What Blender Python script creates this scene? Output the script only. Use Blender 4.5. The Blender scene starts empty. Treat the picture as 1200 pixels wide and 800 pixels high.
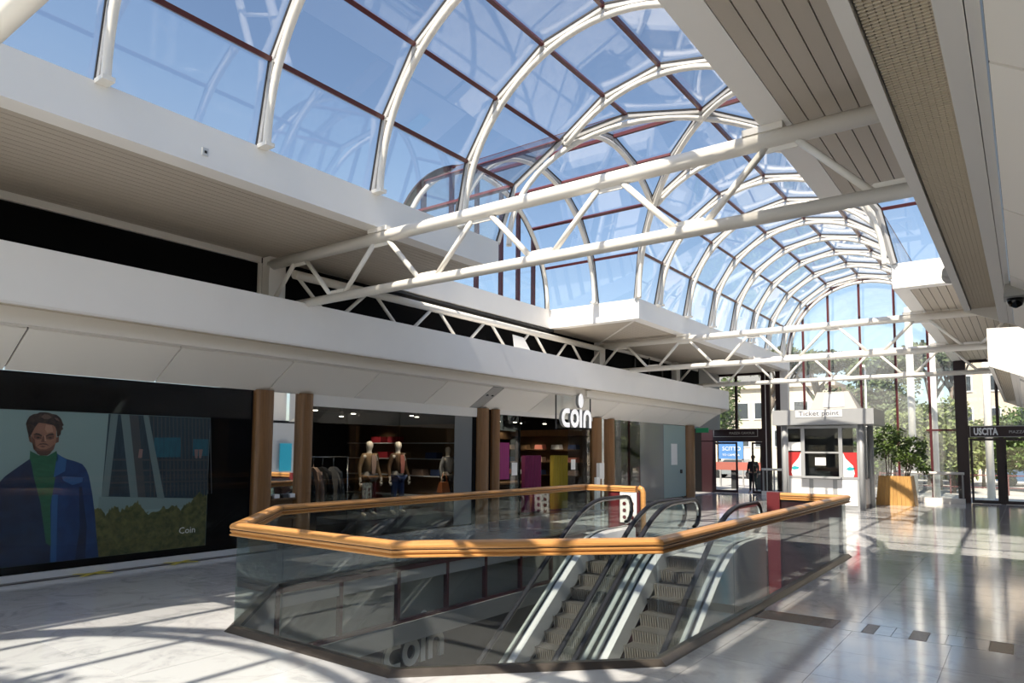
import bpy, bmesh, math, random
from mathutils import Vector, Matrix
random.seed(7)
S = bpy.context.scene
COL = S.collection
R_ = math.radians

# ------------------------------------------------------------------ camera
yaw, pitch, roll = R_(36.37558), R_(4.50805), R_(0.41595)
fw = Vector((-math.sin(yaw) * math.cos(pitch), math.cos(yaw) * math.cos(pitch), math.sin(pitch)))
rt0 = Vector((math.cos(yaw), math.sin(yaw), 0))
up0 = rt0.cross(fw)
rt = rt0 * math.cos(roll) + up0 * math.sin(roll)
up = -rt0 * math.sin(roll) + up0 * math.cos(roll)
cam_d = bpy.data.cameras.new('camera')
cam_d.sensor_width = 36.0
cam_d.lens = 36.0 * 817.69 / 1200
cam_d.shift_y = 62.62 / 1200
cam_d.clip_end = 500
cam = bpy.data.objects.new('camera', cam_d)
COL.objects.link(cam)
m3 = Matrix((rt, up, -fw)).transposed()
cam.matrix_world = Matrix.Translation((0, 0, 1.9)) @ m3.to_4x4()
S.camera = cam

# ------------------------------------------------------------------ light
w = bpy.data.worlds.new('sky'); S.world = w; w.use_nodes = True
nt = w.node_tree; nt.nodes.clear()
sky = nt.nodes.new('ShaderNodeTexSky'); sky.sky_type = 'NISHITA'
sky.sun_disc = False; sky.sun_elevation = R_(51); sky.sun_rotation = R_(174)
sky.air_density = 1.0; sky.dust_density = 1.2; sky.ozone_density = 1.3
bgn = nt.nodes.new('ShaderNodeBackground'); bgn.inputs['Strength'].default_value = 0.215
won = nt.nodes.new('ShaderNodeOutputWorld')
nt.links.new(sky.outputs[0], bgn.inputs[0]); nt.links.new(bgn.outputs[0], won.inputs[0])
sun_d = bpy.data.lights.new('sun', 'SUN'); sun_d.energy = 10.3; sun_d.angle = R_(0.53)
sun_d.color = (1.0, 0.90, 0.76)
sun = bpy.data.objects.new('sun', sun_d); COL.objects.link(sun)
sun.rotation_euler = Vector((-0.03, 0.8, -1.0)).to_track_quat('-Z', 'Y').to_euler()
S.view_settings.view_transform = 'Standard'; S.view_settings.look = 'None'
S.view_settings.gamma = 1.0; S.view_settings.use_curve_mapping = False
S.view_settings.exposure = 0.0
try:
    S.cycles.transparent_max_bounces = 40
    S.cycles.max_bounces = 14; S.cycles.diffuse_bounces = 7; S.cycles.glossy_bounces = 5
    S.cycles.sample_clamp_indirect = 6.0
except Exception:
    pass

# ------------------------------------------------------------------ materials
MATS = {}
def mat(name, col, rough=0.5, metal=0.0, spec=0.5, noise=None, bump=None, emit=None, vary=0.0):
    """noise=(scale, amount, colour2, (sx,sy,sz)); bump=(scale, strength, (sx,sy,sz))"""
    m = bpy.data.materials.new(name); m.use_nodes = True
    t = m.node_tree; b = t.nodes['Principled BSDF']
    b.inputs['Base Color'].default_value = (*col, 1); b.inputs['Roughness'].default_value = rough
    b.inputs['Metallic'].default_value = metal; b.inputs['Specular IOR Level'].default_value = spec
    last = None
    if noise or bump:
        tc = t.nodes.new('ShaderNodeTexCoord')
    if noise:
        mp = t.nodes.new('ShaderNodeMapping'); mp.inputs['Scale'].default_value = noise[3]
        n = t.nodes.new('ShaderNodeTexNoise'); n.inputs['Scale'].default_value = noise[0]
        n.inputs['Detail'].default_value = 6; n.inputs['Roughness'].default_value = 0.6
        r = t.nodes.new('ShaderNodeValToRGB')
        r.color_ramp.elements[0].position = 0.38; r.color_ramp.elements[1].position = 0.62
        c2 = tuple(col[i] * (1 - noise[1]) + noise[2][i] * noise[1] for i in range(3))
        r.color_ramp.elements[0].color = (*c2, 1); r.color_ramp.elements[1].color = (*col, 1)
        t.links.new(tc.outputs['Object'], mp.inputs[0]); t.links.new(mp.outputs[0], n.inputs[0])
        t.links.new(n.outputs[0], r.inputs[0]); last = r.outputs[0]
        t.links.new(last, b.inputs['Base Color'])
    if vary:
        oi = t.nodes.new('ShaderNodeObjectInfo'); hs = t.nodes.new('ShaderNodeHueSaturation')
        ma = t.nodes.new('ShaderNodeMapRange'); ma.inputs[3].default_value = 1 - vary; ma.inputs[4].default_value = 1 + vary * 0.6
        t.links.new(oi.outputs['Random'], ma.inputs[0]); t.links.new(ma.outputs[0], hs.inputs['Value'])
        if last: t.links.new(last, hs.inputs['Color'])
        else: hs.inputs['Color'].default_value = (*col, 1)
        t.links.new(hs.outputs[0], b.inputs['Base Color'])
    if bump:
        mp = t.nodes.new('ShaderNodeMapping'); mp.inputs['Scale'].default_value = bump[2]
        n = t.nodes.new('ShaderNodeTexNoise'); n.inputs['Scale'].default_value = bump[0]
        bn = t.nodes.new('ShaderNodeBump'); bn.inputs['Strength'].default_value = bump[1]; bn.inputs['Distance'].default_value = 0.01
        t.links.new(tc.outputs['Object'], mp.inputs[0]); t.links.new(mp.outputs[0], n.inputs[0])
        t.links.new(n.outputs[0], bn.inputs['Height']); t.links.new(bn.outputs[0], b.inputs['Normal'])
    if emit:
        b.inputs['Emission Color'].default_value = (*emit[0], 1); b.inputs['Emission Strength'].default_value = emit[1]
    MATS[name] = m
    return m

def glass(name, tint, ior=1.5, rough=0.0, refl=1.0):
    """thin architectural glass: fresnel mix of clear transmission and mirror reflection"""
    m = bpy.data.materials.new(name); m.use_nodes = True
    t = m.node_tree; t.nodes.clear()
    o = t.nodes.new('ShaderNodeOutputMaterial'); mx = t.nodes.new('ShaderNodeMixShader')
    tr = t.nodes.new('ShaderNodeBsdfTransparent'); tr.inputs[0].default_value = (*tint, 1)
    gl = t.nodes.new('ShaderNodeBsdfGlossy'); gl.inputs['Roughness'].default_value = rough
    gl.inputs[0].default_value = (refl, refl, refl, 1)
    fr = t.nodes.new('ShaderNodeFresnel'); fr.inputs[0].default_value = ior
    geo = t.nodes.new('ShaderNodeNewGeometry'); ml = t.nodes.new('ShaderNodeMath'); ml.operation = 'MULTIPLY_ADD'
    # keep the fresnel factor of a back face like that of a front face (no total reflection in a thin sheet)
    ml.inputs[1].default_value = 1.0 / ior - ior; ml.inputs[2].default_value = ior
    t.links.new(geo.outputs['Backfacing'], ml.inputs[0])
    inv = t.nodes.new('ShaderNodeMath'); inv.operation = 'MULTIPLY_ADD'
    inv.inputs[1].default_value = ior * 1.0 - ior; inv.inputs[2].default_value = ior
    t.links.new(geo.outputs['Backfacing'], inv.inputs[0])
    lw = t.nodes.new('ShaderNodeLayerWeight'); lw.inputs['Blend'].default_value = 0.5
    # Schlick on |cos|: f0 + (1-f0)(1-cos)^5
    pw = t.nodes.new('ShaderNodeMath'); pw.operation = 'POWER'; pw.inputs[1].default_value = 5.0
    t.links.new(lw.outputs['Facing'], pw.inputs[0])
    f0 = ((ior - 1) / (ior + 1)) ** 2
    ad = t.nodes.new('ShaderNodeMath'); ad.operation = 'MULTIPLY_ADD'
    ad.inputs[1].default_value = 1 - f0; ad.inputs[2].default_value = f0
    t.links.new(pw.outputs[0], ad.inputs[0])
    for n in (fr, ml, inv): t.nodes.remove(n)
    t.nodes.remove(geo)
    t.links.new(ad.outputs[0], mx.inputs[0]); t.links.new(tr.outputs[0], mx.inputs[1])
    t.links.new(gl.outputs[0], mx.inputs[2]); t.links.new(mx.outputs[0], o.inputs[0])
    MATS[name] = m
    return m

mat('white_paint', (0.82, 0.79, 0.74), 0.38)
mat('steel_white', (0.84, 0.81, 0.75), 0.32)
mat('fascia_white', (0.92, 0.90, 0.87), 0.45, noise=(0.7, 0.10, (0.6, 0.6, 0.6), (1, 1, 1)))
mat('panel_cream', (0.90, 0.865, 0.80), 0.42, vary=0.05)
mat('slat_beige', (0.50, 0.445, 0.375), 0.5, vary=0.03)
mat('dark_gap', (0.02, 0.02, 0.02), 0.8)
mat('mullion_grey', (0.50, 0.50, 0.50), 0.4)
mat('gasket', (0.03, 0.028, 0.028), 0.5)
mat('maroon', (0.085, 0.016, 0.02), 0.35)
mat('maroon_dark', (0.022, 0.006, 0.008), 0.4)
mat('red_panel', (0.115, 0.014, 0.018), 0.4)
mat('rail_wood', (0.58, 0.29, 0.095), 0.33, noise=(3.0, 0.45, (0.28, 0.12, 0.03), (1, 1, 14)), bump=(30, 0.08, (1, 1, 8)))
mat('rail_wood_x', (0.58, 0.29, 0.095), 0.33, noise=(2.2, 0.35, (0.30, 0.13, 0.035), (1.2, 1.2, 20)))
mat('column_wood', (0.235, 0.115, 0.042), 0.4, noise=(2.0, 0.4, (0.11, 0.05, 0.018), (14, 14, 0.7)))
mat('kerb_stone', (0.042, 0.036, 0.032), 0.3, noise=(6, 0.4, (0.08, 0.07, 0.06), (1, 1, 1)))
mat('grout', (0.36, 0.36, 0.36), 0.3)
mat('brown_marble', (0.12, 0.04, 0.02), 0.25, spec=0.3, noise=(6, 0.6, (0.05, 0.018, 0.01), (1, 1, 1)), vary=0.3)
mat('handrail_rubber', (0.014, 0.014, 0.018), 0.45, spec=0.3)
mat('chrome', (0.72, 0.73, 0.74), 0.22, metal=1.0)
mat('alu', (0.70, 0.71, 0.71), 0.34, metal=0.55)
mat('skirt_white', (0.75, 0.76, 0.76), 0.35)
mat('cladding', (0.56, 0.57, 0.56), 0.4)
mat('step_metal', (0.17, 0.155, 0.14), 0.5, metal=0.2, noise=(5, 0.35, (0.16, 0.15, 0.14), (1, 6, 1)), vary=0.1)
mat('step_dark', (0.085, 0.08, 0.075), 0.55)
mat('black_glass', (0.004, 0.004, 0.005), 0.04, spec=0.5)
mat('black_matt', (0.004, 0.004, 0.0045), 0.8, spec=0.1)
mat('dark_grey', (0.045, 0.045, 0.048), 0.6)
mat('mid_grey', (0.30, 0.30, 0.295), 0.55)
mat('light_grey', (0.60, 0.61, 0.61), 0.4)
mat('booth_grey', (0.31, 0.32, 0.33), 0.4)
mat('lantern_grey', (0.36, 0.345, 0.32), 0.5)
mat('booth_dark', (0.05, 0.055, 0.06), 0.3)
mat('booth_white', (0.62, 0.62, 0.63), 0.45)
mat('lower_floor', (0.26, 0.25, 0.24), 0.4, noise=(2, 0.3, (0.15, 0.15, 0.15), (1, 1, 1)))
mat('mirror', (0.82, 0.84, 0.85), 0.02, metal=1.0)
mat('grille_metal', (0.58, 0.51, 0.40), 0.5)
mat('sign_white', (0.85, 0.85, 0.84), 0.4)
mat('sign_lit', (0.85, 0.85, 0.85), 0.4, emit=((1, .98, .96), .55))
mat('sign_side', (0.35, 0.36, 0.36), 0.4)
mat('text_grey', (0.55, 0.52, 0.48), 0.5)
mat('ink_dark', (0.02, 0.025, 0.05), 0.6)
mat('curtain_red', (0.42, 0.02, 0.02), 0.6)
mat('teal', (0.02, 0.36, 0.40), 0.5)
mat('cyan_poster', (0.03, 0.50, 0.70), 0.5)
mat('green_sign', (0.02, 0.32, 0.14), 0.5)
mat('paper', (0.80, 0.80, 0.78), 0.7)
mat('magenta', (0.30, 0.02, 0.15), 0.7, noise=(3, 0.35, (0.16, 0.01, 0.08), (12, 12, 0.6)))
mat('purple_cloth', (0.15, 0.006, 0.065), 0.8, noise=(3, 0.4, (0.07, 0.003, 0.03), (12, 12, 0.5)))
mat('yellow_cloth', (0.36, 0.27, 0.02), 0.8, noise=(3, 0.4, (0.2, 0.13, 0.01), (12, 12, 0.5)))
mat('yellow_tape', (0.55, 0.45, 0.03), 0.5)
mat('blue_sign', (0.10, 0.25, 0.55), 0.5)
mat('red_outdoor', (0.42, 0.13, 0.10), 0.7)
mat('fence_red', (0.13, 0.04, 0.04), 0.7)
mat('planter_wood', (0.50, 0.28, 0.085), 0.45, noise=(3, 0.4, (0.30, 0.15, 0.04), (10, 10, 0.6)), vary=0.12)
mat('soil', (0.05, 0.035, 0.025), 0.9)
mat('bark', (0.20, 0.16, 0.13), 0.85)
mat('leaf', (0.075, 0.13, 0.032), 0.55, vary=0.1, noise=(2.0, 0.5, (0.13, 0.19, 0.03), (1, 1, 1)))
mat('pine_leaf', (0.085, 0.12, 0.055), 0.7, noise=(1.2, 0.5, (0.15, 0.18, 0.08), (1, 1, 1)))
mat('bush_leaf', (0.17, 0.22, 0.08), 0.65, noise=(1.5, 0.6, (0.18, 0.2, 0.06), (1, 1, 1)))
mat('pavement', (0.45, 0.43, 0.40), 0.8, noise=(1.5, 0.2, (0.3, 0.3, 0.3), (1, 1, 1)))
mat('asphalt', (0.12, 0.12, 0.12), 0.85)
mat('stucco_cream', (0.66, 0.54, 0.42), 0.85)
mat('stucco_pale', (0.68, 0.60, 0.48), 0.85)
mat('stucco_grey', (0.28, 0.28, 0.28), 0.85)
mat('window_dark', (0.05, 0.06, 0.07), 0.15)
mat('car_white', (0.7, 0.7, 0.7), 0.25); mat('car_blue', (0.08, 0.14, 0.24), 0.25); mat('car_grey', (0.22, 0.24, 0.25), 0.25)
mat('tyre', (0.02, 0.02, 0.02), 0.8)
mat('skin', (0.45, 0.27, 0.19), 0.6); mat('hair', (0.02, 0.015, 0.012), 0.7)
mat('mannequin', (0.62, 0.55, 0.44), 0.45)
mat('jacket_tan', (0.27, 0.17, 0.085), 0.8, noise=(6, 0.3, (0.15, 0.09, 0.04), (1, 1, 1))); mat('jacket_brown', (0.13, 0.07, 0.03), 0.8, noise=(6, 0.4, (0.06, 0.03, 0.012), (1, 1, 1)))
mat('coral', (0.65, 0.23, 0.16), 0.8); mat('denim', (0.025, 0.045, 0.12), 0.8); mat('black_cloth', (0.012, 0.012, 0.014), 0.8)
mat('blue_shirt', (0.12, 0.19, 0.30), 0.8); mat('beige_cloth', (0.50, 0.33, 0.24), 0.8); mat('grey_cloth', (0.12, 0.12, 0.12), 0.8)
mat('orange_bag', (0.32, 0.10, 0.03), 0.5)
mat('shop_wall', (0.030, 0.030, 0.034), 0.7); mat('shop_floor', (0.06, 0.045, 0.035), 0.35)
mat('shop_wood', (0.13, 0.075, 0.035), 0.5); mat('red_box', (0.35, 0.02, 0.03), 0.6)
mat('lamp_on', (1, 1, 1), 0.4, emit=((1.0, 0.90, 0.72), 14.0))
mat('plastic_grey', (0.42, 0.41, 0.39), 0.5)
# poster inks (flat print)
mat('ink_sky', (0.216, 0.310, 0.310), 0.5, noise=(1.5, 0.15, (0.302, 0.377, 0.377), (1, 1, 1)))
mat('ink_tower', (0.026, 0.049, 0.068), 0.5, noise=(4, 0.5, (0.009, 0.019, 0.028), (1, 9, 1)))
mat('ink_beam', (0.142, 0.199, 0.207), 0.5); mat('ink_beam_dark', (0.057, 0.062, 0.068), 0.5)
mat('ink_teal', (0.019, 0.113, 0.161), 0.5, noise=(5, 0.5, (0.019, 0.048, 0.075), (1, 6, 1)))
mat('ink_wall', (0.189, 0.264, 0.264), 0.5)
mat('ink_shrub', (0.052, 0.061, 0.022), 0.5, noise=(9, 0.7, (0.170, 0.161, 0.057), (1, 1, 1)))
mat('ink_hair', (0.022, 0.016, 0.016), 0.5, noise=(12, 0.5, (0.094, 0.057, 0.042), (1, 1, 1)))
mat('ink_skin', (0.302, 0.154, 0.103), 0.5, noise=(5, 0.35, (0.161, 0.078, 0.057), (1, 1, 1)))
mat('ink_skin_dark', (0.142, 0.068, 0.049), 0.5); mat('ink_beard', (0.086, 0.045, 0.035), 0.5)
mat('ink_green', (0.026, 0.123, 0.068), 0.5, noise=(8, 0.4, (0.016, 0.057, 0.035), (1, 1, 3)))
mat('ink_blue', (0.016, 0.052, 0.161), 0.5, noise=(5, 0.6, (0.012, 0.026, 0.086), (1, 1, 1)))
mat('ink_blue_dark', (0.009, 0.019, 0.052), 0.5, noise=(5, 0.5, (0.012, 0.035, 0.094), (1, 1, 1)))
mat('ink_blue_light', (0.030, 0.103, 0.264), 0.5)
mat('ink_skin_light', (0.392, 0.217, 0.152), 0.5)
mat('ink_hair_light', (0.123, 0.080, 0.065), 0.5)
mat('ink_leaf', (0.10, 0.105, 0.045), 0.5)
mat('ink_pink', (0.245, 0.151, 0.142), 0.5)

glass('roof_glass', (0.955, 0.955, 0.95), 1.62)
glass('clear_glass', (0.95, 0.965, 0.96), 1.5)
glass('rail_glass', (0.875, 0.915, 0.905), 1.62)
glass('shop_glass', (0.80, 0.82, 0.83), 1.5)
glass('advert_glass', (0.96, 0.965, 0.96), 1.22)
glass('smoke_glass', (0.20, 0.19, 0.185), 1.5)
def hazy(name, haze):  # pale diffuse veil mixed into the glass, painting haze that brightens the view
    m = glass(name, (0.95, 0.965, 0.96), 1.5); t = m.node_tree
    o = next(n for n in t.nodes if n.type == 'OUTPUT_MATERIAL'); src = o.inputs[0].links[0].from_socket
    d = t.nodes.new('ShaderNodeBsdfDiffuse'); d.inputs[0].default_value = (.85, .86, .86, 1)
    n = t.nodes.new('ShaderNodeTexNoise'); n.inputs['Scale'].default_value = 1.3; n.inputs['Detail'].default_value = 5
    g = t.nodes.new('ShaderNodeNewGeometry'); t.links.new(g.outputs['Position'], n.inputs[0])
    r = t.nodes.new('ShaderNodeMapRange'); r.inputs[3].default_value = haze * .4; r.inputs[4].default_value = haze * 1.6
    mx = t.nodes.new('ShaderNodeMixShader'); t.links.new(n.outputs[0], r.inputs[0]); t.links.new(r.outputs[0], mx.inputs[0])
    t.links.new(src, mx.inputs[1]); t.links.new(d.outputs[0], mx.inputs[2]); t.links.new(mx.outputs[0], o.inputs[0])
hazy('hazy_glass', 0.07)
def frosted(name):
    m = mat(name, (0.30, 0.40, 0.40), 0.25, spec=0.5); return m
frosted('frosted_glass')
mat('grey_glass', (0.20, 0.21, 0.21), 0.08)

def marble():
    m = bpy.data.materials.new('marble'); m.use_nodes = True
    t = m.node_tree; b = t.nodes['Principled BSDF']
    tc = t.nodes.new('ShaderNodeTexCoord'); oi = t.nodes.new('ShaderNodeObjectInfo')
    geo = t.nodes.new('ShaderNodeNewGeometry')
    n = t.nodes.new('ShaderNodeTexNoise'); n.inputs['Scale'].default_value = 1.6; n.inputs['Detail'].default_value = 10
    n.inputs['Roughness'].default_value = 0.68; n.inputs['Distortion'].default_value = 1.6
    r = t.nodes.new('ShaderNodeValToRGB')
    e = r.color_ramp.elements
    e[0].position = 0.36; e[0].color = (0.45, 0.46, 0.475, 1); e[1].position = 0.52; e[1].color = (0.61, 0.62, 0.635, 1)
    x = r.color_ramp.elements.new(0.44); x.color = (0.555, 0.56, 0.575, 1)
    t.links.new(geo.outputs['Position'], n.inputs[0]); t.links.new(n.outputs[0], r.inputs[0])
    hs = t.nodes.new('ShaderNodeHueSaturation'); ma = t.nodes.new('ShaderNodeMapRange')
    ma.inputs[3].default_value = 0.90; ma.inputs[4].default_value = 1.03
    t.links.new(oi.outputs['Random'], ma.inputs[0]); t.links.new(ma.outputs[0], hs.inputs['Value'])
    t.links.new(r.outputs[0], hs.inputs['Color']); t.links.new(hs.outputs[0], b.inputs['Base Color'])
    n2 = t.nodes.new('ShaderNodeTexNoise'); n2.inputs['Scale'].default_value = 3.0; n2.inputs['Detail'].default_value = 4
    t.links.new(geo.outputs['Position'], n2.inputs[0])
    mr = t.nodes.new('ShaderNodeMapRange'); mr.inputs[3].default_value = 0.05; mr.inputs[4].default_value = 0.15
    t.links.new(n2.outputs[0], mr.inputs[0]); t.links.new(mr.outputs[0], b.inputs['Roughness'])
    b.inputs['Specular IOR Level'].default_value = 1.0
    b.inputs['Coat Weight'].default_value = 0.35; b.inputs['Coat Roughness'].default_value = 0.12
    MATS['marble'] = m
marble()

# ------------------------------------------------------------------ mesh helpers
def V(*a): return Vector(a)
class MB:
    def __init__(s): s.v = []; s.f = []; s.m = []; s.s = []
    def add(s, vs, fs, mi=0, smooth=False):
        o = len(s.v); s.v += [Vector(p) for p in vs]
        for f in fs: s.f.append([i + o for i in f]); s.m.append(mi); s.s.append(smooth)
        return s
    def hexa(s, p, mi=0):
        return s.add(p, [(3, 2, 1, 0), (4, 5, 6, 7), (0, 1, 5, 4), (1, 2, 6, 5), (2, 3, 7, 6), (3, 0, 4, 7)], mi)
    def box(s, x0, x1, y0, y1, z0, z1, mi=0):
        return s.hexa([(x0, y0, z0), (x1, y0, z0), (x1, y1, z0), (x0, y1, z0), (x0, y0, z1), (x1, y0, z1), (x1, y1, z1), (x0, y1, z1)], mi)
    def bar(s, p, q, wd, ht, upv=(0, 0, 1), mi=0, dz=0.0):
        p, q = Vector(p), Vector(q); d = (q - p).normalized(); u = Vector(upv)
        sd = d.cross(u).normalized(); u = sd.cross(d).normalized()
        p = p + u * dz; q = q + u * dz
        c = [(-wd / 2, -ht / 2), (wd / 2, -ht / 2), (wd / 2, ht / 2), (-wd / 2, ht / 2)]
        return s.hexa([p + sd * a + u * b for a, b in c] + [q + sd * a + u * b for a, b in c], mi)
    def tube(s, pts, r, n=10, mi=0, caps=True, smooth=True):
        pts = [Vector(p) for p in pts]; o = len(s.v); N = len(pts)
        rr = r if isinstance(r, (list, tuple)) else [r] * N
        d0 = (pts[1] - pts[0]).normalized()
        ref = Vector((0, 0, 1)) if abs(d0.z) < 0.9 else Vector((1, 0, 0))
        side = d0.cross(ref).normalized()
        vs = []
        for i, p in enumerate(pts):
            d = (pts[min(i + 1, N - 1)] - pts[max(i - 1, 0)]).normalized()
            side = (side - d * side.dot(d)).normalized(); u = side.cross(d)
            for k in range(n):
                a = 2 * math.pi * k / n; vs.append(p + (side * math.cos(a) + u * math.sin(a)) * rr[i])
        fs = [(i * n + k, i * n + (k + 1) % n, (i + 1) * n + (k + 1) % n, (i + 1) * n + k) for i in range(N - 1) for k in range(n)]
        s.add(vs, fs, mi, smooth)
        if caps:
            s.f.append([o + k for k in range(n)]); s.m.append(mi); s.s.append(False)
            s.f.append([o + (N - 1) * n + k for k in reversed(range(n))]); s.m.append(mi); s.s.append(False)
        return s
    def prism(s, poly, vec, mi=0):
        poly = [Vector(p) for p in poly]; vec = Vector(vec); n = len(poly)
        fs = [list(range(n)), list(range(2 * n - 1, n - 1, -1))] + [(i, i + n, (i + 1) % n + n, (i + 1) % n) for i in range(n)]
        return s.add(poly + [p + vec for p in poly], fs, mi)
    def poly(s, pts, mi=0): return s.add(pts, [list(range(len(pts)))], mi)
    def lathe(s, prof, c, n=16, mi=0, sx=1.0, sy=1.0, smooth=True):
        c = Vector(c); vs = []; k = len(prof)
        for r, z in prof:
            for i in range(n):
                a = 2 * math.pi * i / n; vs.append(c + Vector((r * sx * math.cos(a), r * sy * math.sin(a), z)))
        fs = [(i * n + j, i * n + (j + 1) % n, (i + 1) * n + (j + 1) % n, (i + 1) * n + j) for i in range(k - 1) for j in range(n)]
        fs += [list(range(n))[::-1], [(k - 1) * n + j for j in range(n)]]
        return s.add(vs, fs, mi, smooth)
    def mesh(s, name, mats, org=(0, 0, 0), fix=True):
        me = bpy.data.meshes.new(name); o = Vector(org)
        me.from_pydata([p - o for p in s.v], [], s.f)
        for mm in (mats if isinstance(mats, (list, tuple)) else [mats]): me.materials.append(MATS[mm])
        me.polygons.foreach_set('material_index', s.m); me.polygons.foreach_set('use_smooth', s.s)
        if fix:
            b = bmesh.new(); b.from_mesh(me); bmesh.ops.recalc_face_normals(b, faces=b.faces); b.to_mesh(me); b.free()
        me.update(); return me
    def build(s, name, mats, parent=None, org=None, fix=True, **props):
        if org is None: org = wloc(parent) if parent else (0, 0, 0)
        return link(name, s.mesh(name, mats, org, fix), org, parent, **props)
def wloc(o):
    l = Vector((0, 0, 0))
    while o: l = l + o.location; o = o.parent
    return l
def setp(o, props):
    for k, v in props.items():
        if v: o[{'cat': 'category'}.get(k, k)] = v
def link(name, me, org=(0, 0, 0), parent=None, **props):
    ob = bpy.data.objects.new(name, me); COL.objects.link(ob)
    if parent: ob.parent = parent; ob.location = Vector(org) - wloc(parent)
    else: ob.location = org
    setp(ob, props); return ob
def empty(name, loc=(0, 0, 0), parent=None, **props):
    o = bpy.data.objects.new(name, None); COL.objects.link(o); o.empty_display_size = 0.2
    if parent: o.parent = parent; o.location = Vector(loc) - wloc(parent)
    else: o.location = loc
    setp(o, props); return o
def copy_tree(o, parent=None, off=(0, 0, 0), **props):
    c = o.copy(); COL.objects.link(c); c.parent = parent
    c.location = o.location + Vector(off); setp(c, props)
    for ch in list(o.children): copy_tree(ch, c)
    return c
def struct(name, mb, mats, **kw): return mb.build(name, mats, kind='structure', **kw)
def text(s, size, org, ex, ey, m, parent, name='lettering', depth=0.004, align='LEFT', sx=1.0, bold=0.0):
    cu = bpy.data.curves.new(name, 'FONT'); cu.body = s; cu.size = size; cu.extrude = depth; cu.align_x = align; cu.offset = bold
    cu.resolution_u = 2
    ob = bpy.data.objects.new(name, cu); COL.objects.link(ob)
    dg = bpy.context.evaluated_depsgraph_get(); me = bpy.data.meshes.new_from_object(ob.evaluated_get(dg))
    bpy.data.objects.remove(ob)
    ex, ey = Vector(ex), Vector(ey); n = ex.cross(ey)
    Mx = Matrix((ex * sx, ey, n)).transposed().to_4x4()
    me.transform(Mx); me.materials.clear(); me.materials.append(MATS[m]); me.name = name
    return link(name, me, org, parent)
EXW, EYW = (0, 1, 0), (0, 0, 1)       # lettering on the left wall, facing +X
EXB, EYB = (1, 0, 0), (0, 0, 1)       # lettering on the end wall, facing -Y

# ------------------------------------------------------------------ main dimensions (metres)
XL, XR = -8.36, -2.24            # inner faces of the roof gutters
XC, YC, ZC, RV = -5.3, 14.0, 6.05, 3.14
YN, YF = -3.3, 32.2            # end walls
Y1, Y2 = YC - RV, YC + RV      # crossing
WX = -11.5                     # shop front plane
WR = 0.78                      # right wall plane
GX0, GX1 = -11.35, 0.72        # gable planes of the cross vault
OCT = [(-6.75, 4.3), (-4.4, 4.3), (-2.74, 5.96), (-2.74, 14.2), (-8.4, 14.2), (-8.4, 5.95)]

# ------------------------------------------------------------------ floor with tiles, cut around the escalator well
def clip(poly, a, b, c):          # keep a*x+b*y<=c
    out = []
    for i in range(len(poly)):
        p, q = poly[i], poly[(i + 1) % len(poly)]
        dp, dq = a * p[0] + b * p[1] - c, a * q[0] + b * q[1] - c
        if dp <= 1e-9: out.append(p)
        if (dp < -1e-9 and dq > 1e-9) or (dp > 1e-9 and dq < -1e-9):
            t = dp / (dp - dq); out.append((p[0] + t * (q[0] - p[0]), p[1] + t * (q[1] - p[1])))
    return out
def area(p): return abs(sum(p[i][0] * p[(i + 1) % len(p)][1] - p[(i + 1) % len(p)][0] * p[i][1] for i in range(len(p)))) / 2 if len(p) > 2 else 0
WXA, WXB, WYA, WYB = -8.4, -2.74, 4.3, 14.2
def outside(poly):
    res = [clip(poly, 1, 0, WXA), clip(poly, -1, 0, -WXB)]
    mid = clip(clip(poly, -1, 0, -WXA), 1, 0, WXB)
    if area(mid) > 1e-6:
        res += [clip(mid, 0, 1, WYA), clip(mid, 0, -1, -WYB)]
        inn = clip(clip(mid, 0, -1, -WYA), 0, 1, WYB)
        if area(inn) > 1e-6:
            res += [clip(inn, 1, 1, -8.4 + 5.95), clip(inn, -1, 1, 4.4 + 4.3)]
    return [p for p in res if area(p) > 0.003]
FZ = 0.0
def slab(z0, z1, rects, mats, name, parent=None, **kw):
    mb = MB()
    for x0, x1, y0, y1 in rects:
        for p in outside([(x0, y0), (x1, y0), (x1, y1), (x0, y1)]):
            mb.prism([(a, b, z0) for a, b in p], (0, 0, z1 - z0))
    return mb.build(name, mats, parent, **kw)
floor = slab(-0.3, -0.012, [(-17.5, 2.0, YN - 1.0, YF + 0.2)], 'grout', 'floor', kind='structure')
xs = [-0.68 - 0.9 * k for k in range(-2, 13)]
xs = sorted([x for x in xs if x > -11.5] + [-11.5, 0.78])
ys = [7.4 - 0.9 * k for k in range(0, 12)][::-1] + [8.3]
yt = [8.76 + 0.9 * k for k in range(0, 27)]
rows = [(ys[i], ys[i + 1]) for i in range(len(ys) - 1)] + [(yt[i], min(yt[i + 1], YF - 0.12)) for i in range(len(yt) - 1) if yt[i] < YF - 0.3]
tiles = []
for y0, y1 in rows:
    for i in range(len(xs) - 1):
        g = 0.0018
        ps = outside([(xs[i] + g, y0 + g), (xs[i + 1] - g, y0 + g), (xs[i + 1] - g, y1 - g), (xs[i] + g, y1 - g)])
        if ps: tiles.append((math.hypot((xs[i] + xs[i + 1]) / 2 + 2, (y0 + y1) / 2 - 3) + (100 if y1 < 1.5 else 0), ps))
tiles.sort(key=lambda t: t[0])
far = MB()
for k, (d, ps) in enumerate(tiles):
    mb = MB() if k < 290 else far
    for p in ps: mb.prism([(a, b, -0.02) for a, b in p], (0, 0, 0.02 + random.uniform(-0.0004, 0.0004)))
    if k < 290: mb.build('floor_tile', 'marble', floor)
far.build('floor_tiles_far', 'marble', floor, kind='stuff')
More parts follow.
